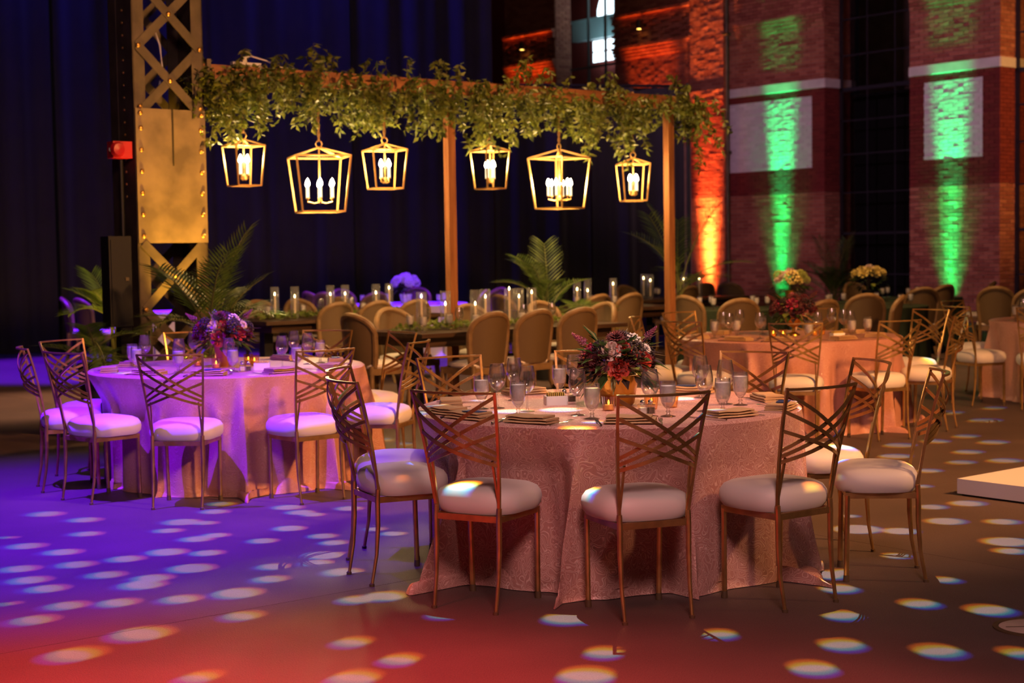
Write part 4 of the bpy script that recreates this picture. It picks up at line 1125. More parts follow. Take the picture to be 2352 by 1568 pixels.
def votive():
    root = empty('votive')
    n = 20; s = MB()
    s.lathe([(0.001, 0.003), (0.024, 0.002), (0.026, 0.01), (0.033, 0.068)], 40, wob=lambda a, i: 1 + (0.035 * math.cos(20 * a) if i > 0 else 0)); s.build('ribbed_glass', M['amber_glass'], root)
    s = MB(); s.lathe([(0.001, 0.006), (0.020, 0.006), (0.020, 0.028), (0.001, 0.027)], 14); s.build('candle', M['wax'], root)
    s = MB(); s.lathe([(0.001, 0.029), (0.0045, 0.034), (0.004, 0.042), (0.0005, 0.052)], 8); s.build('flame', M['votive_flame'], root)
    return root
v0 = votive(); first = True
for key, pts in {'near': [(0.44, 6.952), (0.640, 6.985), (0.740, 7.05)], 'left': [(-2.119, 10.20), (-1.952, 9.98), (-1.80, 10.33), (-1.74, 10.22)], 'right rear': [(2.16, 12.52), (2.23, 12.46), (2.52, 12.62), (2.60, 12.72)]}.items():
    for (p, o_) in ordered(pts):
        o = v0 if first else copy_tree(v0); first = False
        o.location = (p[0], p[1], TH)
        tag(o, f'lit amber ribbed glass votive, {o_} {PLACE[key]}', 'votive', f'votives {PLACE[key]}')
        d = bpy.data.lights.new('votive_glow', 'POINT'); 
        bpy.data.lights.remove(d)

def shaker(x, y, z, label):
    t = empty('salt_and_pepper_set', (x, y, z), 0.3, label, 'shakers')
    for k in (-1, 1):
        s = MB(); s.box((k * 0.019, 0, 0.022), (0.034, 0.034, 0.042)); b = s.build('jar', M['glass'], t, False)
        s = MB(); s.box((k * 0.019, 0, 0.015), (0.028, 0.028, 0.026)); s.build('filling', M['china'] if k < 0 else M['foot'], b, False)
        s = MB(); s.ball((k * 0.019, 0, 0.052), 0.012); s.build('cap', M['steel_cutlery'], b)
shaker(0.600, 6.80, TH, 'small glass salt and pepper shakers right of the gold vase on nearest table')
shaker(0.270, 7.400, TH, 'small glass salt and pepper shakers left of the gold vase on nearest table')
shaker(-1.715, 9.72, TH, 'glass salt and pepper shakers beside the white caddy on the left table')
def caddy(x, y, z, a, label):
    t = empty('sugar_caddy', (x, y, z), a, label, 'caddy', 'sugar caddies on the round tables')
    s = MB()
    for (c, q) in (((0, -0.03, 0.022), (0.10, 0.004, 0.044)), ((0, 0.03, 0.022), (0.10, 0.004, 0.044)), ((-0.05, 0, 0.022), (0.004, 0.064, 0.044)), ((0.05, 0, 0.022), (0.004, 0.064, 0.044)), ((0, 0, 0.002), (0.1, 0.06, 0.004))): s.box(c, q)
    s.build('dish', M['china'], t, False)
    s = MB()
    for k in range(9): s.box((-0.038 + 0.0095 * k, 0, 0.034), (0.003, 0.05, 0.05))
    s.build('packets', M['packets'], t, False)
caddy(0.205, 7.267, TH, 0.2, 'white china sugar caddy on the nearest pink table')
caddy(-1.62, 9.80, TH, 0.1, 'white china sugar caddy on the violet lit left table')
caddy(2.62, 12.20, TH, 0.3, 'white china sugar caddy on the right rear table')

# ================================================================== FLOWERS
def rose_mesh(matl, R_=0.032):
    s = MB(); r = random.Random(3)
    for ring, (n, rad, hgt, tilt) in enumerate(((3, 0.25, 0.95, 0.05), (4, 0.45, 1.0, 0.15), (5, 0.70, 0.95, 0.30), (6, 0.95, 0.78, 0.55), (6, 1.12, 0.55, 0.9))):
        for k in range(n):
            a0 = 2 * PI * (k + 0.37 * ring) / n; wid = 2 * PI / n * 0.72; vs_ = []
            for i in range(4):
                t = i / 3
                for j in range(5):
                    q = (j / 4 - 0.5); aa = a0 + q * wid * (1 - 0.15 * t)
                    rr = R_ * rad * (0.55 + 0.45 * math.sin(t * PI * 0.55) + 0.28 * tilt * t * t) * (1 - 0.12 * abs(q) * t)
                    zz = R_ * (hgt * t * 1.25 - 0.5 - 0.35 * tilt * t * t - 0.25 * q * q * t)
                    vs_.append((rr * math.cos(aa), rr * math.sin(aa), zz))
            s.add(vs_, [(i * 5 + j, i * 5 + j + 1, (i + 1) * 5 + j + 1, (i + 1) * 5 + j) for i in range(3) for j in range(4)])
    s.ball((0, 0, -R_ * 0.35), R_ * 0.5, 8, 5)
    return s.mesh('bloom', matl)
def cluster_mesh(matl, R_=0.045, n=42):
    s = MB(); r = random.Random(5)
    for k in range(n):
        z = 1 - 2 * (k + 0.5) / n; a = k * 2.39996
        q = math.sqrt(1 - z * z); p = (R_ * q * math.cos(a), R_ * q * math.sin(a), R_ * z * 0.85)
        s.ball(p, R_ * 0.22, 5, 4, (1, 1, 0.7))
    return s.mesh('bloom_cluster', matl, True)
def plume_mesh(matl, L=0.12):
    s = MB(); r = random.Random(9)
    s.tube([(0, 0, 0), (0, 0, L * 1.0)], 0.0016, 5)
    for k in range(46):
        t = k / 46; z = L * (0.25 + 0.75 * t); w = 0.026 * (1 - t) + 0.003; a = k * 2.4
        s.tube([(0, 0, z), (w * math.cos(a), w * math.sin(a), z + 0.012)], [0.0016, 0.0032], 4)
    return s.mesh('astilbe_plume', matl, False)
def dahlia_mesh(matl, R_=0.04):
    s = MB()
    for ring in range(5):
        n = 6 + ring * 3; el = R(80 - ring * 20)
        for k in range(n):
            a = 2 * PI * (k + 0.5 * (ring % 2)) / n; L = R_ * (0.55 + 0.12 * ring); d = Vector((math.cos(a) * math.cos(el), math.sin(a) * math.cos(el), math.sin(el)))
            sd = Vector((-math.sin(a), math.cos(a), 0)); w = R_ * 0.16
            s.add([Vector((0, 0, 0)), d * L * 0.5 + sd * w, d * L, d * L * 0.5 - sd * w, d * L * 0.5 + Vector((0, 0, 0.004))], [(0, 1, 4), (1, 2, 4), (2, 3, 4), (3, 0, 4)])
    return s.mesh('dahlia', matl, False)
BLOOM = {}
def bloom(kind, c):
    k = (kind, c)
    if k not in BLOOM:
        f = {'rose': rose_mesh, 'cluster': cluster_mesh, 'plume': plume_mesh, 'dahlia': dahlia_mesh}[kind]
        BLOOM[k] = f(M['fl_' + c])
    return BLOOM[k]
LEAFS = {'green': leaf_mesh('leaf', M['green_leaf'], 0.11, 0.045, 0.008), 'olive': leaf_mesh('leaf', M['olive_leaf'], 0.12, 0.022, 0.004), 'round': leaf_mesh('leaf', M['table_green'], 0.07, 0.06, 0.006), 'dark': leaf_mesh('leaf', M['fl_black_plum'], 0.10, 0.045, 0.01)}

def arrangement(loc, label, vase, blooms, rad, h0, hgt, seed, nleaf=70, group=None):
    """blooms: list of (kind, colour, azimuth deg, elevation deg, size)"""
    r = random.Random(seed)
    root = empty('flower_arrangement', loc, 0, label, 'flowers', group)
    kind, matl, vr, vh = vase
    s = MB()
    if kind == 'bowl':
        s.lathe([(0.001, 0), (vr * 0.72, 0), (vr * 0.80, 0.01), (vr, vh * 0.85), (vr * 1.02, vh), (vr * 0.92, vh), (vr * 0.7, vh * 0.3), (0.001, vh * 0.25)], 32)
    elif kind == 'compote':
        s.lathe([(0.001, 0), (vr * 0.65, 0), (vr * 0.6, 0.012), (vr * 0.18, 0.03), (vr * 0.16, vh * 0.45), (vr * 0.6, vh * 0.58), (vr, vh), (vr * 0.9, vh), (0.001, vh * 0.62)], 32)
    else:
        s.lathe([(0.001, 0), (vr * 0.6, 0), (vr * 0.75, vh * 0.4), (vr, vh), (vr * 0.9, vh), (0.001, vh * 0.4)], 28)
    s.build('vase', matl, root)
    c = Vector((0, 0, h0)); st = MB()
    def surf(az, el, f=1.0):
        return c + Vector((rad * math.cos(az) * math.cos(el) * f, rad * math.sin(az) * math.cos(el) * f, hgt * math.sin(el) * f))
    for (k, col, az, el, sz) in blooms:
        az, el = R(az), R(el); p = surf(az, el, 0.92 + 0.1 * r.random())
        o = link({'rose': 'rose', 'cluster': 'bloom_cluster', 'plume': 'astilbe_plume', 'dahlia': 'dahlia'}[k], bloom(k, col), root)
        d = (p - c + Vector((0, 0, 0.03))).normalized(); o.location = p; o.rotation_mode = 'QUATERNION'; o.rotation_quaternion = d.to_track_quat('Z', 'Y'); o.scale = (sz, sz, sz)
        st.tube([(0, 0, vh * 0.6), c * 0.8 + p * 0.15, p], 0.003, 5)
    st.build('stems', M['stem'], root)
    for k in range(nleaf):
        az = r.uniform(0, 2 * PI); el = r.uniform(-0.75, 0.9); p = surf(az, el, r.uniform(0.55, 0.98)); d = (p - c).normalized() + Vector((0, 0, r.uniform(-0.5, 0.2)))
        o = link('leaf', LEAFS[r.choice(['green', 'green', 'green', 'olive', 'dark', 'round'])], root); o.location = p; o.rotation_mode = 'QUATERNION'; o.rotation_quaternion = d.to_track_quat('Y', 'Z')
        f = r.uniform(0.7, 1.15); o.scale = (f, f, f)
    return root
RED = [('rose', 'pink', 250, 78, 1.0), ('rose', 'cream', 255, 30, 1.25), ('rose', 'coral', 280, 36, 0.95), ('cluster', 'black_plum', 305, 30, 0.95), ('cluster', 'burgundy', 200, 15, 0.9), ('rose', 'burgundy', 235, 5, 1.35),
       ('rose', 'coral', 268, -6, 1.25), ('rose', 'coral', 318, 8, 1.2), ('dahlia', 'burgundy', 265, 62, 1.5), ('dahlia', 'black_plum', 290, 70, 1.5), ('cluster', 'black_plum', 225, 38, 0.8), ('cluster', 'white', 320, 55, 0.8),
       ('dahlia', 'white', 335, 30, 0.9), ('plume', 'mauve', 190, 35, 0.9), ('plume', 'mauve', 350, 45, 0.8), ('rose', 'magenta', 205, 30, 1.1), ('rose', 'burgundy', 340, 5, 1.2), ('rose', 'burgundy', 285, 10, 1.3),
       ('rose', 'cream', 60, 30, 1.1), ('rose', 'burgundy', 100, 20, 1.3), ('rose', 'coral', 140, 25, 1.1), ('cluster', 'black_plum', 20, 20, 0.9), ('dahlia', 'burgundy', 80, 60, 1.4), ('rose', 'magenta', 160, 5, 1.2), ('rose', 'burgundy', 180, -5, 1.2)]
arrangement((0.50, 7.22, TH), 'dark red, plum and coral flowers in a gold bowl on the nearest table', ('bowl', M['gold_vase'], 0.10, 0.145), RED, 0.17, 0.20, 0.14, 21, 150, 'red flower centrepieces')
arrangement((-1.93, 10.16, TH), 'dark red and hot pink flowers in a copper vase on the left table', ('vase', M['copper_vase'], 0.075, 0.16), [(k, {'coral': 'magenta', 'burgundy': 'burgundy', 'white': 'cream', 'pink': 'mauve'}.get(c, c), a, e, z) for k, c, a, e, z in RED], 0.185, 0.21, 0.14, 22, 95, 'red flower centrepieces')
arrangement((2.36, 12.70, TH), 'dark red, magenta and coral flowers in a gold compote on the right rear table', ('compote', M['gold_vase'], 0.085, 0.15), [(k, {'cream': 'magenta', 'white': 'burgundy', 'coral': 'burgundy', 'mauve': 'burgundy'}.get(c, c), a, e, z) for k, c, a, e, z in RED], 0.18, 0.21, 0.13, 23, 95, 'red flower centrepieces')
WHITE = [('cluster', 'white', 20 + 45 * i, 25 + 20 * (i % 3), 1.35) for i in range(8)] + [('cluster', 'white', 0, 85, 1.4), ('rose', 'white', 260, 40, 1.4), ('rose', 'white', 300, 20, 1.3), ('rose', 'white', 220, 20, 1.3)]
YEL = [('cluster', 'yellow', 265, 30, 1.8), ('rose', 'cream', 255, 65, 1.9), ('rose', 'cream', 215, 25, 1.4), ('cluster', 'lime', 310, 45, 1.1), ('cluster', 'lime', 335, 40, 1.0), ('cluster', 'lime', 330, 15, 1.0), ('rose', 'cream', 195, 18, 1.2), ('cluster', 'lime', 180, 40, 1.2), ('rose', 'yellow', 290, 15, 1.2), ('cluster', 'lime', 60, 40, 1.2), ('rose', 'cream', 120, 40, 1.4)]
CRM = [('rose', 'yellow', 190 + 24 * i, 35 + 18 * (i % 2), 1.7) for i in range(8)] + [('rose', 'cream', 270, 70, 1.7), ('rose', 'cream', 60, 50, 1.6), ('rose', 'white', 20, 30, 1.5)]

# ================================================================== LONG AND FAR TABLES
def long_table(c, L, W, label, group='long dark tables'):
    root = empty('long_table', (c[0], c[1], 0), math.atan2(AX.y, AX.x), label, 'table', group)
    n = 5
    for k in range(n):
        s = MB(); w = W / n; s.box((0, -W / 2 + w * (k + 0.5), 0.742), (L, w - 0.004, 0.038)); s.build('plank', M['dark_wood'], root, False)
    s = MB()
    for (cc, q) in (((0, -W / 2 + 0.12, 0.675), (L - 0.25, 0.03, 0.09)), ((0, W / 2 - 0.12, 0.675), (L - 0.25, 0.03, 0.09)), ((-L / 2 + 0.14, 0, 0.675), (0.03, W - 0.24, 0.09)), ((L / 2 - 0.14, 0, 0.675), (0.03, W - 0.24, 0.09))): s.box(cc, q)
    s.build('apron', M['dark_wood'], root, False)
    for sx in (-1, 1):
        s = MB(); s.box((sx * (L / 2 - 0.30), 0, 0.36), (0.11, 0.11, 0.72)); s.build('pedestal', M['black'], root, False)
        s = MB(); s.box((sx * (L / 2 - 0.30), 0, 0.02), (0.12, W - 0.2, 0.04)); s.build('foot', M['black'], root, False)
    return root
M1C = (-0.16, 14.62); M2C = (-2.02, 17.62); M4C = (1.05, 19.1); M5C = (2.35, 22.6)
long_table(M1C, 2.5, 1.07, 'long dark plank table with tapers and greenery by the middle post')
long_table(M2C, 2.5, 1.07, 'long dark plank table behind the palm, left of the middle post')
long_table(M4C, 2.4, 1.0, 'long dark table behind the centre palm')
long_table(M5C, 2.4, 1.0, 'far dark table with tapers in front of the low drape')

def greenery(c, L, seed, label):
    r = random.Random(seed); root = empty('table_greenery', (c[0], c[1], 0.762), math.atan2(AX.y, AX.x), label, 'greenery', 'greenery runners')
    buf = MB(); st = MB(); st.tube([(-L / 2 + L * i / 12, 0.04 * math.sin(i * 1.3), 0.012) for i in range(13)], 0.005, 5); st.build('stem', M['stem'], root)
    for k in range(int(L * 170)):
        p = Vector((r.uniform(-L / 2, L / 2), r.gauss(0, 0.09), r.uniform(0.004, 0.05))); d = Vector((r.uniform(-1, 1), r.uniform(-1, 1), r.uniform(0.0, 0.7)))
        rand_leaf(buf, p, d, r.uniform(0.05, 0.09), r.uniform(0.025, 0.045), r)
    o = buf.build('foliage', M['table_green'], root, False); o['kind'] = 'stuff'
greenery(M1C, 2.2, 61, 'runner of green leaves along the dark table by the middle post')
greenery(M2C, 2.2, 62, 'runner of green leaves along the dark table farther left')

def hurricane(hc):
    root = empty('hurricane_candle')
    s = MB(); s.lathe([(0.001, 0.003), (0.046, 0.002), (0.048, 0.006), (0.048, 0.36)], 24); s.build('glass_cylinder', M['hurricane_glass'], root)
    s = MB(); s.lathe([(0.001, 0.006), (0.028, 0.006), (0.028, 0.014), (0.008, 0.022), (0.008, 0.045), (0.016, 0.05), (0.001, 0.05)], 14); s.build('holder', M['glass'], root)
    s = MB(); s.lathe([(0.011, 0.04), (0.010, hc), (0.001, hc + 0.002)], 10); s.build('taper', M['wax'], root)
    s = MB(); s.lathe([(0.001, hc + 0.004), (0.007, hc + 0.012), (0.006, hc + 0.024), (0.0005, hc + 0.042)], 8); s.build('flame', M['flame'], root)
    return root
HUR = {'by the middle post': [(-0.83, 14.00, .30), (-0.62, 14.25, .22), (-0.345, 14.449, .21), (-0.25, 14.66, .27), (0.075, 14.90, .26), (0.20, 14.86, .30), (-0.02, 14.70, .34)],
       'on the farther left table': [(-2.68, 17.20, .26), (-2.46, 17.24, .23), (-2.10, 17.62, .24), (-1.94, 17.72, .24), (-1.60, 17.95, .24), (-1.46, 18.15, .29)],
       'on the table behind the palm': [(0.82, 18.884, .22), (0.955, 18.98, .20), (1.30, 19.36, .27)],
       'on the table by the drape': [(1.95, 22.35, .28), (2.03, 22.15, .25), (2.60, 22.9, .25), (2.85, 23.0, .25)]}
hv = {}
for where, pts in HUR.items():
    for (p, o_) in ordered(pts):
        k = p[2]
        if k not in hv: hv[k] = o = hurricane(k)
        else: o = copy_tree(hv[k])
        o.location = (p[0], p[1], 0.762)
        tag(o, f'tall glass hurricane with lit taper, {o_} {where}', 'candle', 'hurricane candles ' + where)

def small_round(c, R_, matl, label, seed, cat='tablecloth'):
    return tablecloth(Vector((c[0], c[1], 0)), R_, TH, matl, label, 'far round tables', seed, 15, 0.02, 0.05, 140, 10)
B1 = (-1.55, 22.3); G1 = (5.75, 21.6); G2 = (2.72, 18.7); G3 = (4.42, 18.9)
small_round(B1, 0.914, M['white_cloth'], 'white cloth tinted violet on a far round table below white hydrangeas', 71)
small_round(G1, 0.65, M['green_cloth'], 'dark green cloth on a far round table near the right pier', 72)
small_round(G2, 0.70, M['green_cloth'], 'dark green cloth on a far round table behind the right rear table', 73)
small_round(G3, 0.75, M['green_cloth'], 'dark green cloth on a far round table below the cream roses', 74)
small_round((-4.62, 20.6), 0.6, M['white_cloth'], 'white cloth tinted violet on a far table left of the steel column', 75)
arrangement((-1.55, 22.3, TH), 'white hydrangeas in a low vase on the far violet lit table', ('bowl', M['white_plastic'], 0.09, 0.14), WHITE, 0.20, 0.24, 0.17, 31, 50, 'pale flower centrepieces')
arrangement((3.38, 18.35, TH), 'yellow, cream and lime flowers standing behind the right rear table', ('vase', M['gold_vase'], 0.07, 0.22), YEL, 0.21, 0.30, 0.17, 32, 70, 'pale flower centrepieces')
arrangement((4.75, 20.2, TH), 'cream roses over dark foliage in front of the tall dark window', ('vase', M['pot'], 0.09, 0.16), CRM, 0.24, 0.28, 0.19, 33, 90, 'pale flower centrepieces')
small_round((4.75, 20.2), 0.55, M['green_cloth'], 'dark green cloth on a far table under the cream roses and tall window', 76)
# far glassware, too small to show parts
far_goblet = MB(); far_goblet.lathe([(0.001, 0.002), (0.032, 0.002), (0.006, 0.012), (0.006, 0.035), (0.030, 0.065), (0.035, 0.10), (0.033, 0.158)], 12)
far_goblet = far_goblet.mesh('goblet', M['glass']); ice_far = MB(); ice_far.lathe([(0.001, 0.06), (0.024, 0.062), (0.032, 0.085), (0.031, 0.135), (0.001, 0.135)], 10); ice_far = ice_far.mesh('ice_water', M['ice'])
FARG = {'on the far violet lit round table': (B1, 0.914, 9, TH), 'on the green table beyond the right post': (G2, 0.70, 6, TH), 'on the green table by the yellow flowers': (G3, 0.75, 7, TH), 'on the far green table near the right pier': (G1, 0.65, 6, TH), 'on the table behind the palm': (M4C, 0.40, 4, 0.762), 'on the table by the drape': (M5C, 0.40, 5, 0.762)}
rg = random.Random(77)
for where, (c, rad, n, z) in FARG.items():
    pts = []
    for k in range(n):
        a = 2 * PI * k / n + rg.uniform(-.2, .2); q = rad * rg.uniform(0.55, 0.75); pts.append((c[0] + q * math.cos(a), c[1] + q * math.sin(a)))
    for (p, o_) in ordered(pts):
        o = link('goblet', far_goblet); o.location = (p[0], p[1], z); k = link('ice_water', ice_far, o)
        tag(o, f'small iced water goblet, {o_} {where}', 'goblet', 'goblets ' + where)

# ================================================================== CANE CHAIRS
def cane_chair():
    root = empty('cane_chair')
    HW, Z0, Z1 = 0.212, 0.46, 0.93
    def wrap(x, z):  # horizontal curve of the back and backward lean
        t = (z - Z0) / (Z1 - Z0)
        return -0.21 - 0.07 * t + 0.09 * (x / HW) ** 2
    def half(z):
        t = (z - Z0) / (Z1 - Z0)
        w = HW * (0.86 + 0.14 * math.sin(min(1, t * 1.5) * PI / 2))
        if t > 0.62: w *= math.sqrt(max(0.0, 1 - ((t - 0.62) / 0.38) ** 2.4))
        return w
    n, m = 16, 14; vs_ = []; s = MB()
    zs = [Z0 + (Z1 - Z0) * (1 - (1 - i / m) ** 1.5) for i in range(m + 1)]
    for sgn in (0.010, -0.010):
        for z in zs:
            h = max(half(z), 0.004)
            for j in range(n + 1):
                x = -h + 2 * h * j / n; vs_.append((x, wrap(x, z) + sgn, z))
    A = (m + 1) * (n + 1)
    for i in range(m):
        for j in range(n):
            a = i * (n + 1) + j; s.f.append((a, a + n + 1, a + n + 2, a + 1)); s.f.append((A + a, A + a + 1, A + a + n + 2, A + a + n + 1)); s.mi += [0, 0]
    s.v = vs_; s.build('woven_back', M['cane'], root)
    pts = [(-half(z), z) for z in zs[:-1]] + [(-half(zs[-2]) * 0.5, (zs[-2] + 2 * Z1) / 3), (0, Z1), (half(zs[-2]) * 0.5, (zs[-2] + 2 * Z1) / 3)] + [(half(z), z) for z in reversed(zs[:-1])]
    s = MB(); s.tube([(x, wrap(x, z), z) for x, z in pts], 0.028, 8); s.build('back_rim', M['rattan_wood'], root)
    s = MB(); s.bar([(-0.20, -0.19, 0.42), (0.20, -0.19, 0.42), (0.24, 0.22, 0.42), (-0.24, 0.22, 0.42)], 0.03, 0.06, closed=True); s.build('seat_rail', M['rattan_wood'], root, False)
    s = MB(); nn = 32; prof = [(0.02, 0.445), (0.95, 0.445), (1.0, 0.465), (0.97, 0.49), (0.7, 0.508), (0.3, 0.513), (0.01, 0.514)]; vs_ = []
    for j in range(nn):
        a = 2 * PI * j / nn; c, q = math.cos(a), math.sin(a); e = 2 / 3.2
        x = 0.235 * math.copysign(abs(c) ** e, c); y = 0.215 * math.copysign(abs(q) ** e, q)
        for f, z in prof: vs_.append((x * f, 0.015 + y * f, z))
    k = len(prof); s.add(vs_, [(j * k + i, ((j + 1) % nn) * k + i, ((j + 1) % nn) * k + i + 1, j * k + i + 1) for j in range(nn) for i in range(k - 1)]); s.build('seat_cushion', M['vinyl'], root)
    for sx in (-1, 1):
        s = MB(); s.tube([(sx * 0.225, 0.205, 0.43), (sx * 0.235, 0.215, 0.30), (sx * 0.222, 0.215, 0.12), (sx * 0.235, 0.23, 0.0)], [0.026, 0.024, 0.015, 0.014], 8); s.build('leg', M['rattan_wood'], root)
        s = MB(); s.tube([(sx * 0.19, -0.185, 0.47), (sx * 0.19, -0.19, 0.28), (sx * 0.19, -0.22, 0.12), (sx * 0.195, -0.26, 0.0)], [0.024, 0.022, 0.017, 0.014], 8); s.build('leg', M['rattan_wood'], root)
    return root
FB = math.atan2(-BX.x, BX.y)            # facing along +B
FBm = FB + PI
FA = math.atan2(-AX.x, AX.y)            # facing along +A
FAm = FA + PI
CANE = {
 'near side, dark table by the middle post': [(-0.157, 13.50, FB), (0.255, 13.87, FB + 0.05), (0.665, 14.18, FB - 0.05)],
 'left end, dark table by the middle post': [(-1.44, 13.66, FA + 0.1)],
 'far side, dark table by the middle post': [(-1.20, 14.93, FBm), (-0.45, 15.62, FBm), (0.30, 16.2, FBm)],
 'right end, dark table by the middle post': [(0.96, 15.50, FAm)],
 'near side, dark table farther left': [(-1.92, 16.88, FB), (-1.50, 17.15, FB), (-1.08, 17.46, FB)],
 'far side, dark table farther left': [(-3.05, 18.25, FBm), (-2.62, 18.55, FBm), (-2.15, 18.95, FBm)],
 'at the far violet lit table': [(-2.70, 22.0, FA), (-2.30, 21.6, FA + 0.5), (-1.75, 21.25, FB), (-0.60, 21.7, FB + 0.9), (-0.45, 22.6, FAm), (-1.5, 23.4, PI), (-2.4, 23.1, -2.4)],
 'beside the centre palm': [(1.08, 18.35, FB), (1.50, 18.72, FB), (-0.15, 18.9, FA)],
 'far dark table by the drape': [(2.60, 22.0, FB), (1.70, 22.9, FBm)],
 'between pilaster and right post': [(1.99, 17.4, FA), (3.02, 23.6, 0.5), (3.42, 23.9, -0.6)],
 'just behind the right rear table': [(2.42, 16.0, 0.15), (3.18, 15.3, 0.55), (3.98, 17.0, 0.0), (4.18, 16.3, 1.3)],
 'by the green table near the pier': [(4.98, 20.0 - 0.6, 0.1), (5.86, 20.6, 0.55), (6.32, 21.6, 1.2), (5.3, 22.3, -2.7)],
 'beyond the right edge table': [(6.10, 19.1, -0.3), (6.30, 18.3, 0.1)],
 'left of the steel column': [(-6.15, 20.85, -1.35), (-5.80, 20.35, -0.85), (-5.62, 21.5, -2.2)],
}
cane0 = cane_chair(); first = True
for where, pts in CANE.items():
    for (p, o_) in ordered(pts):
        o = cane0 if first else copy_tree(cane0); first = False
        f = Vector((-math.sin(p[2]), math.cos(p[2]), 0)) * 0.25
        q = Vector((p[0] + f.x, p[1] + f.y, 0))
        for (c, rr) in ((B1, 0.914), (G1, 0.65), (G2, 0.70), (G3, 0.75), ((-4.62, 20.6), 0.6), ((4.75, 20.2), 0.55)):
            d = Vector((q.x - c[0], q.y - c[1], 0))
            if d.length < rr + 0.30: q = Vector((c[0], c[1], 0)) + d.normalized() * (rr + 0.30)
        o.location = q; o.rotation_euler = (0, 0, p[2])
        lab = f'round woven cane chair, {o_}, {where}' if len(pts) > 1 else f'round backed woven cane chair, {where}'
        tag(o, lab, 'chair', 'cane chairs')

# ================================================================== PALMS
def frond_mesh(L, seed, nl=26, ll=0.30, arch=0.5):
    r = random.Random(seed); s = MB(); pts = []
    for i in range(13):
        t = i / 12; pts.append(Vector((0, L * (t - 0.12 * arch * t * t), L * (0.55 * t - arch * 0.75 * t * t))))
    s.tube(pts, [0.008 * (1 - 0.8 * i / 12) + 0.001 for i in range(13)], 5, mi=1)
    for k in range(nl):
        t = 0.22 + 0.78 * k / (nl - 1); i = min(11, int(t * 12)); p = pts[i].lerp(pts[i + 1], t * 12 - i) if i < 12 else pts[-1]
        tan = (pts[min(12, i + 1)] - pts[i]).normalized(); l = ll * (0.55 + 0.45 * math.sin(PI * min(1, (t - 0.1) * 1.05))) * r.uniform(0.85, 1.1)
        for sgn in (-1, 1):
            sd = Vector((sgn, 0, 0)); d = (sd * 0.85 + tan * 0.75 + Vector((0, 0, 0.18))).normalized(); w = 0.0085
            nrm = tan.cross(sd).normalized(); wv = d.cross(nrm).normalized() * w
            q1 = p + d * l * 0.5; q2 = p + d * l - Vector((0, 0, l * 0.10))
            s.add([p - wv * 0.4, p + wv * 0.4, q1 + wv, q1 - wv, q2], [(0, 1, 2, 3), (3, 2, 4)])
    return s.mesh('frond', [M['palm'], M['palm_stem']], False)
def palm(loc, label, n, L, h, spread, seed, pot_h=0.35, ll=0.3):
    r = random.Random(seed); root = empty('potted_palm', (loc[0], loc[1], 0), 0, label, 'palm', 'potted palms')
    s = MB(); s.lathe([(0.001, 0), (0.13, 0), (0.17, pot_h), (0.15, pot_h), (0.001, pot_h - 0.04)], 20); s.build('planter', M['pot'], root)
    vars_ = [frond_mesh(L * f, seed + k, 18, ll * f, a) for k, (f, a) in enumerate(((1.0, 0.35), (0.9, 0.55), (0.8, 0.8)))]
    for k in range(n):
        az = 2 * PI * k / n + r.uniform(-0.3, 0.3); el = r.uniform(*spread)
        base = Vector((0.03 * math.cos(az), 0.03 * math.sin(az), h * r.uniform(0.75, 1.0)))
        o = link('frond', vars_[r.randrange(3)], root); o.location = base; o.rotation_euler = (el, 0, az)
        st = MB(); st.tube([(0, 0, pot_h - 0.05), base * 0.6 + Vector((0, 0, 0.05)), base], [0.012, 0.010, 0.007], 6); st.build('stalk', M['palm_stem'], root)
    return root
palm((-2.40, 12.15), 'potted palm in front of the right side of the steel column', 13, 0.86, 0.90, (-0.1, 1.05), 81, ll=0.30)
palm((-3.66, 13.95), 'potted palm lit yellow behind the black cabinet of the column', 8, 0.60, 1.05, (0.1, 1.0), 82)
palm((-3.40, 12.45), 'low potted palm in a black planter left of the steel column', 8, 0.50, 0.80, (-0.7, 0.15), 83, pot_h=0.62, ll=0.24)
palm((0.40, 17.45), 'potted palm with upright bright fronds in the centre behind the dark table', 9, 0.95, 0.85, (-0.1, 1.1), 84, ll=0.30)
palm((0.82, 17.35), 'low bushy palm right of the centre palm', 12, 0.50, 0.60, (0.0, 0.8), 85)
palm((2.22, 20.0), 'tall potted palm behind the right post of the pergola', 10, 1.15, 1.05, (0.0, 1.1), 86, ll=0.32)
palm((5.15, 24.2), 'dim potted palm in front of the brick between pier and dark window', 14, 0.95, 0.75, (0.1, 1.0), 87)

# ================================================================== ODDS AND ENDS
p = Vector((2.62, 8.91, 0)) + WE * 0.60 + AX * 1.2
t = empty('white_platform', (p.x, p.y, 0), WALL_RZ, 'low white platform corner jutting in at the right picture edge', 'platform')
s = MB(); s.box((0, 0, 0.056), (1.20, 2.40, 0.088)); s.build('deck', M['white_paint'], t, False)
s = MB(); s.box((0, 0, 0.006), (1.16, 2.36, 0.012)); s.build('base', M['black'], t, False)
t = empty('floor_box', (1.985, 5.77, 0), 0, 'round metal floor box lid at the lower right edge', 'floor box')
s = MB(); s.lathe([(0.145, 0.0005), (0.145, 0.006), (0.125, 0.008), (0.122, 0.004)], 40); s.build('rim', M['foot'], t)
s = MB(); s.lathe([(0.122, 0.004), (0.115, 0.007), (0.001, 0.007)], 40); s.build('lid', M['brass_floor'], t)
s = MB(); s.box((0.0, 0.0, 0.0075), (0.2, 0.006, 0.002)); s.build('seam', M['foot'], t, False)

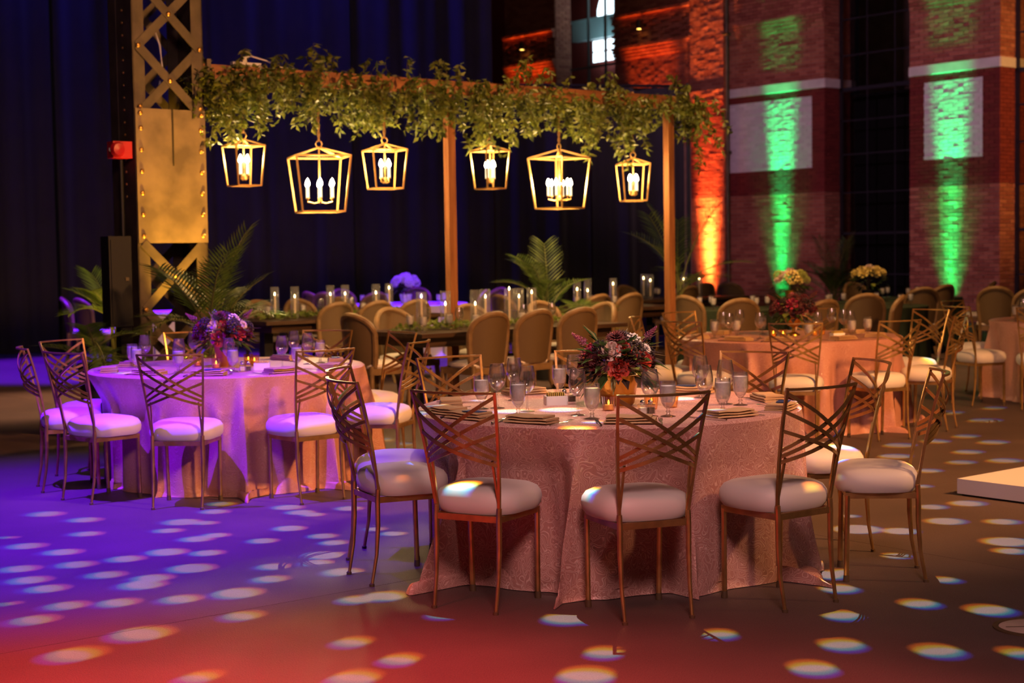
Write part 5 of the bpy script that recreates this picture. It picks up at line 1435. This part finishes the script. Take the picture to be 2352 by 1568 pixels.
# ================================================================== GOBO PROJECTOR (throws the discs of light on the floor)
GP = Vector((0.75, 8.4, 7.6)); GH = 0.5
DOTS = [(-2.45,8.53,0.103),(-2.32,8.09,0.093),(-1.87,8.41,0.125),(-1.73,8.37,0.074),(-1.75,8.74,0.095),(-1.76,9.01,0.093),(-1.23,8.16,0.103),(-1.24,8.67,0.1),(-1.34,8.85,0.107),(-0.97,8.78,0.096),(-1.6,7.99,0.083),(-1.68,7.89,0.1),(-1.32,7.81,0.09),(-1.02,7.92,0.091),(-0.94,7.73,0.084),(-2.54,7.77,0.107),(-2.3,7.59,0.105),(-1.76,7.55,0.117),(-1.55,7.51,0.095),(-1.93,7.39,0.102),(-2.14,7.27,0.104),(-2.39,7.19,0.103),(-0.95,7.41,0.125),(-0.96,7.22,0.095),(-1.16,7.15,0.094),(-1.55,7.14,0.133),(-1.93,7.02,0.101),(-1.69,6.93,0.107),(-1.7,6.79,0.123),(-1.13,6.87,0.095),(-0.81,7.0,0.11),(-2.26,6.93,0.107),(-2.12,6.74,0.104),(-1.23,6.59,0.13),(-1.93,6.4,0.099),(-1.72,6.44,0.1),(-1.46,6.49,0.102),(-1.13,6.17,0.097),(-1.99,6.15,0.104),(-1.48,5.9,0.142),(-1.66,5.6,0.128),(-0.63,5.72,0.089),(-2.2,6.45,0.046),(-2.72,8.02,0.046),(-1.12,5.27,0.082),(-0.43,5.46,0.089),(-0.57,6.49,0.117),(-0.29,6.14,0.092),(0.2,6.04,0.12),(0.32,5.51,0.09),(-0.57,5.23,0.11),(0.24,5.21,0.126),(0.3,6.31,0.058),(0.78,5.75,0.084),(1.31,6.02,0.1),(1.21,5.57,0.104),(1.04,5.26,0.106),(1.54,5.46,0.11),(1.92,6.07,0.113),(1.82,5.42,0.078),(1.4,6.5,0.103),(1.82,7.18,0.082),(1.65,7.25,0.079),(1.9,6.64,0.076),(1.42,6.75,0.077),(2.45,7.48,0.146),(2.39,7.25,0.094),(2.6,8.03,0.104),(2.31,8.07,0.127),(2.36,8.52,0.098),(2.59,8.62,0.119),(1.84,8.27,0.059),(1.79,7.88,0.158),(2.0,7.81,0.112),(2.72,9.9,0.099),(2.5,9.26,0.074),(2.86,11.19,0.144),(2.68,10.61,0.137),(3.19,11.38,0.114),(3.24,10.77,0.124),(3.04,10.26,0.112),(3.49,11.66,0.117),(3.58,11.28,0.129),(3.35,10.31,0.133),(3.96,12.69,0.164),(3.84,13.33,0.153),(-2.74,8.75,0.113),(-2.22,12.46,0.107),(-1.04,12.02,0.103),(-0.84,11.72,0.084),(-0.65,7.96,0.08),(-0.76,8.1,0.07),(-0.69,6.43,0.091),(1.67,6.2,0.097),(1.5,6.82,0.096),(-1.89,8.15,0.088),(0.27,6.0,0.056),(-0.08,6.85,0.122),(0.17,6.89,0.134),(0.89,6.42,0.063),(1.37,6.82,0.089),(-0.49,6.86,0.09),(0.83,7.37,0.119),(-1.16,8.59,0.079),(-2.8,9.83,0.108),(-0.25,7.45,0.061),(3.17,11.42,0.103),(4.34,13.65,0.122)]
def gobo():
    root = empty('gobo_projector', GP, 0, 'round can projector overhead that throws discs of light on the floor', 'projector')
    pts = []; edges = []; circ = []
    S = 0.62
    sq = [(-S, -S), (S, -S), (S, S), (-S, S)]
    for k, q in enumerate(sq): pts.append(Vector(q)); edges.append((k, (k + 1) % 4))
    f = GH / GP.z
    for (x, y, r) in DOTS:
        cx, cy_ = (x - GP.x) * f, (y - GP.y) * f; rr = r * f * 0.80
        if max(abs(cx), abs(cy_)) > S - 0.02: continue
        circ.append((cx, cy_, rr)); o = len(pts); n = 22
        for k in range(n): pts.append(Vector((cx + rr * math.cos(2 * PI * k / n), cy_ + rr * math.sin(2 * PI * k / n)))); edges.append((o + k, o + (k + 1) % n))
    vo, eo, fo, _, _, _ = geometry.delaunay_2d_cdt(pts, edges, [], 0, 1e-6)
    keep = []
    for t in fo:
        c = sum((vo[i] for i in t), Vector((0, 0))) / len(t)
        if not any((c.x - a) ** 2 + (c.y - b) ** 2 < (r * 0.995) ** 2 for a, b, r in circ): keep.append(tuple(t))
    s = MB(); s.add([(v.x, v.y, -GH) for v in vo], keep); s.build('gobo_plate', M['black'], root, False)
    s = MB(); T = 0.25
    s.add([(-S, -S, -GH), (S, -S, -GH), (S, S, -GH), (-S, S, -GH), (-S, -S, T), (S, -S, T), (S, S, T), (-S, S, T)], [(0, 1, 5, 4), (1, 2, 6, 5), (2, 3, 7, 6), (3, 0, 4, 7), (4, 5, 6, 7)])
    s.build('housing', M['black'], root, False)
    s = MB(); s.tube([(0, 0, T), (0, 0, T + 1.2)], 0.025, 8); s.build('hanging_pole', M['black'], root)
    # three colour components, slightly apart along the axis like an uncorrected lens
    for nm, col, dz in (('warm', (1.0, 0.22, 0.0), 0.007), ('mid', (0.06, 0.74, 0.08), 0.0), ('cool', (0.0, 0.06, 0.95), -0.007)):
        d = bpy.data.lights.new('gobo_' + nm, 'SPOT'); d.energy = 5200; d.color = col; d.shadow_soft_size = 0.0012; d.spot_size = R(120); d.spot_blend = 0.1
        o = bpy.data.objects.new('gobo_' + nm, d); COL.objects.link(o); o.parent = root; o.location = (0, 0, dz)
gobo()
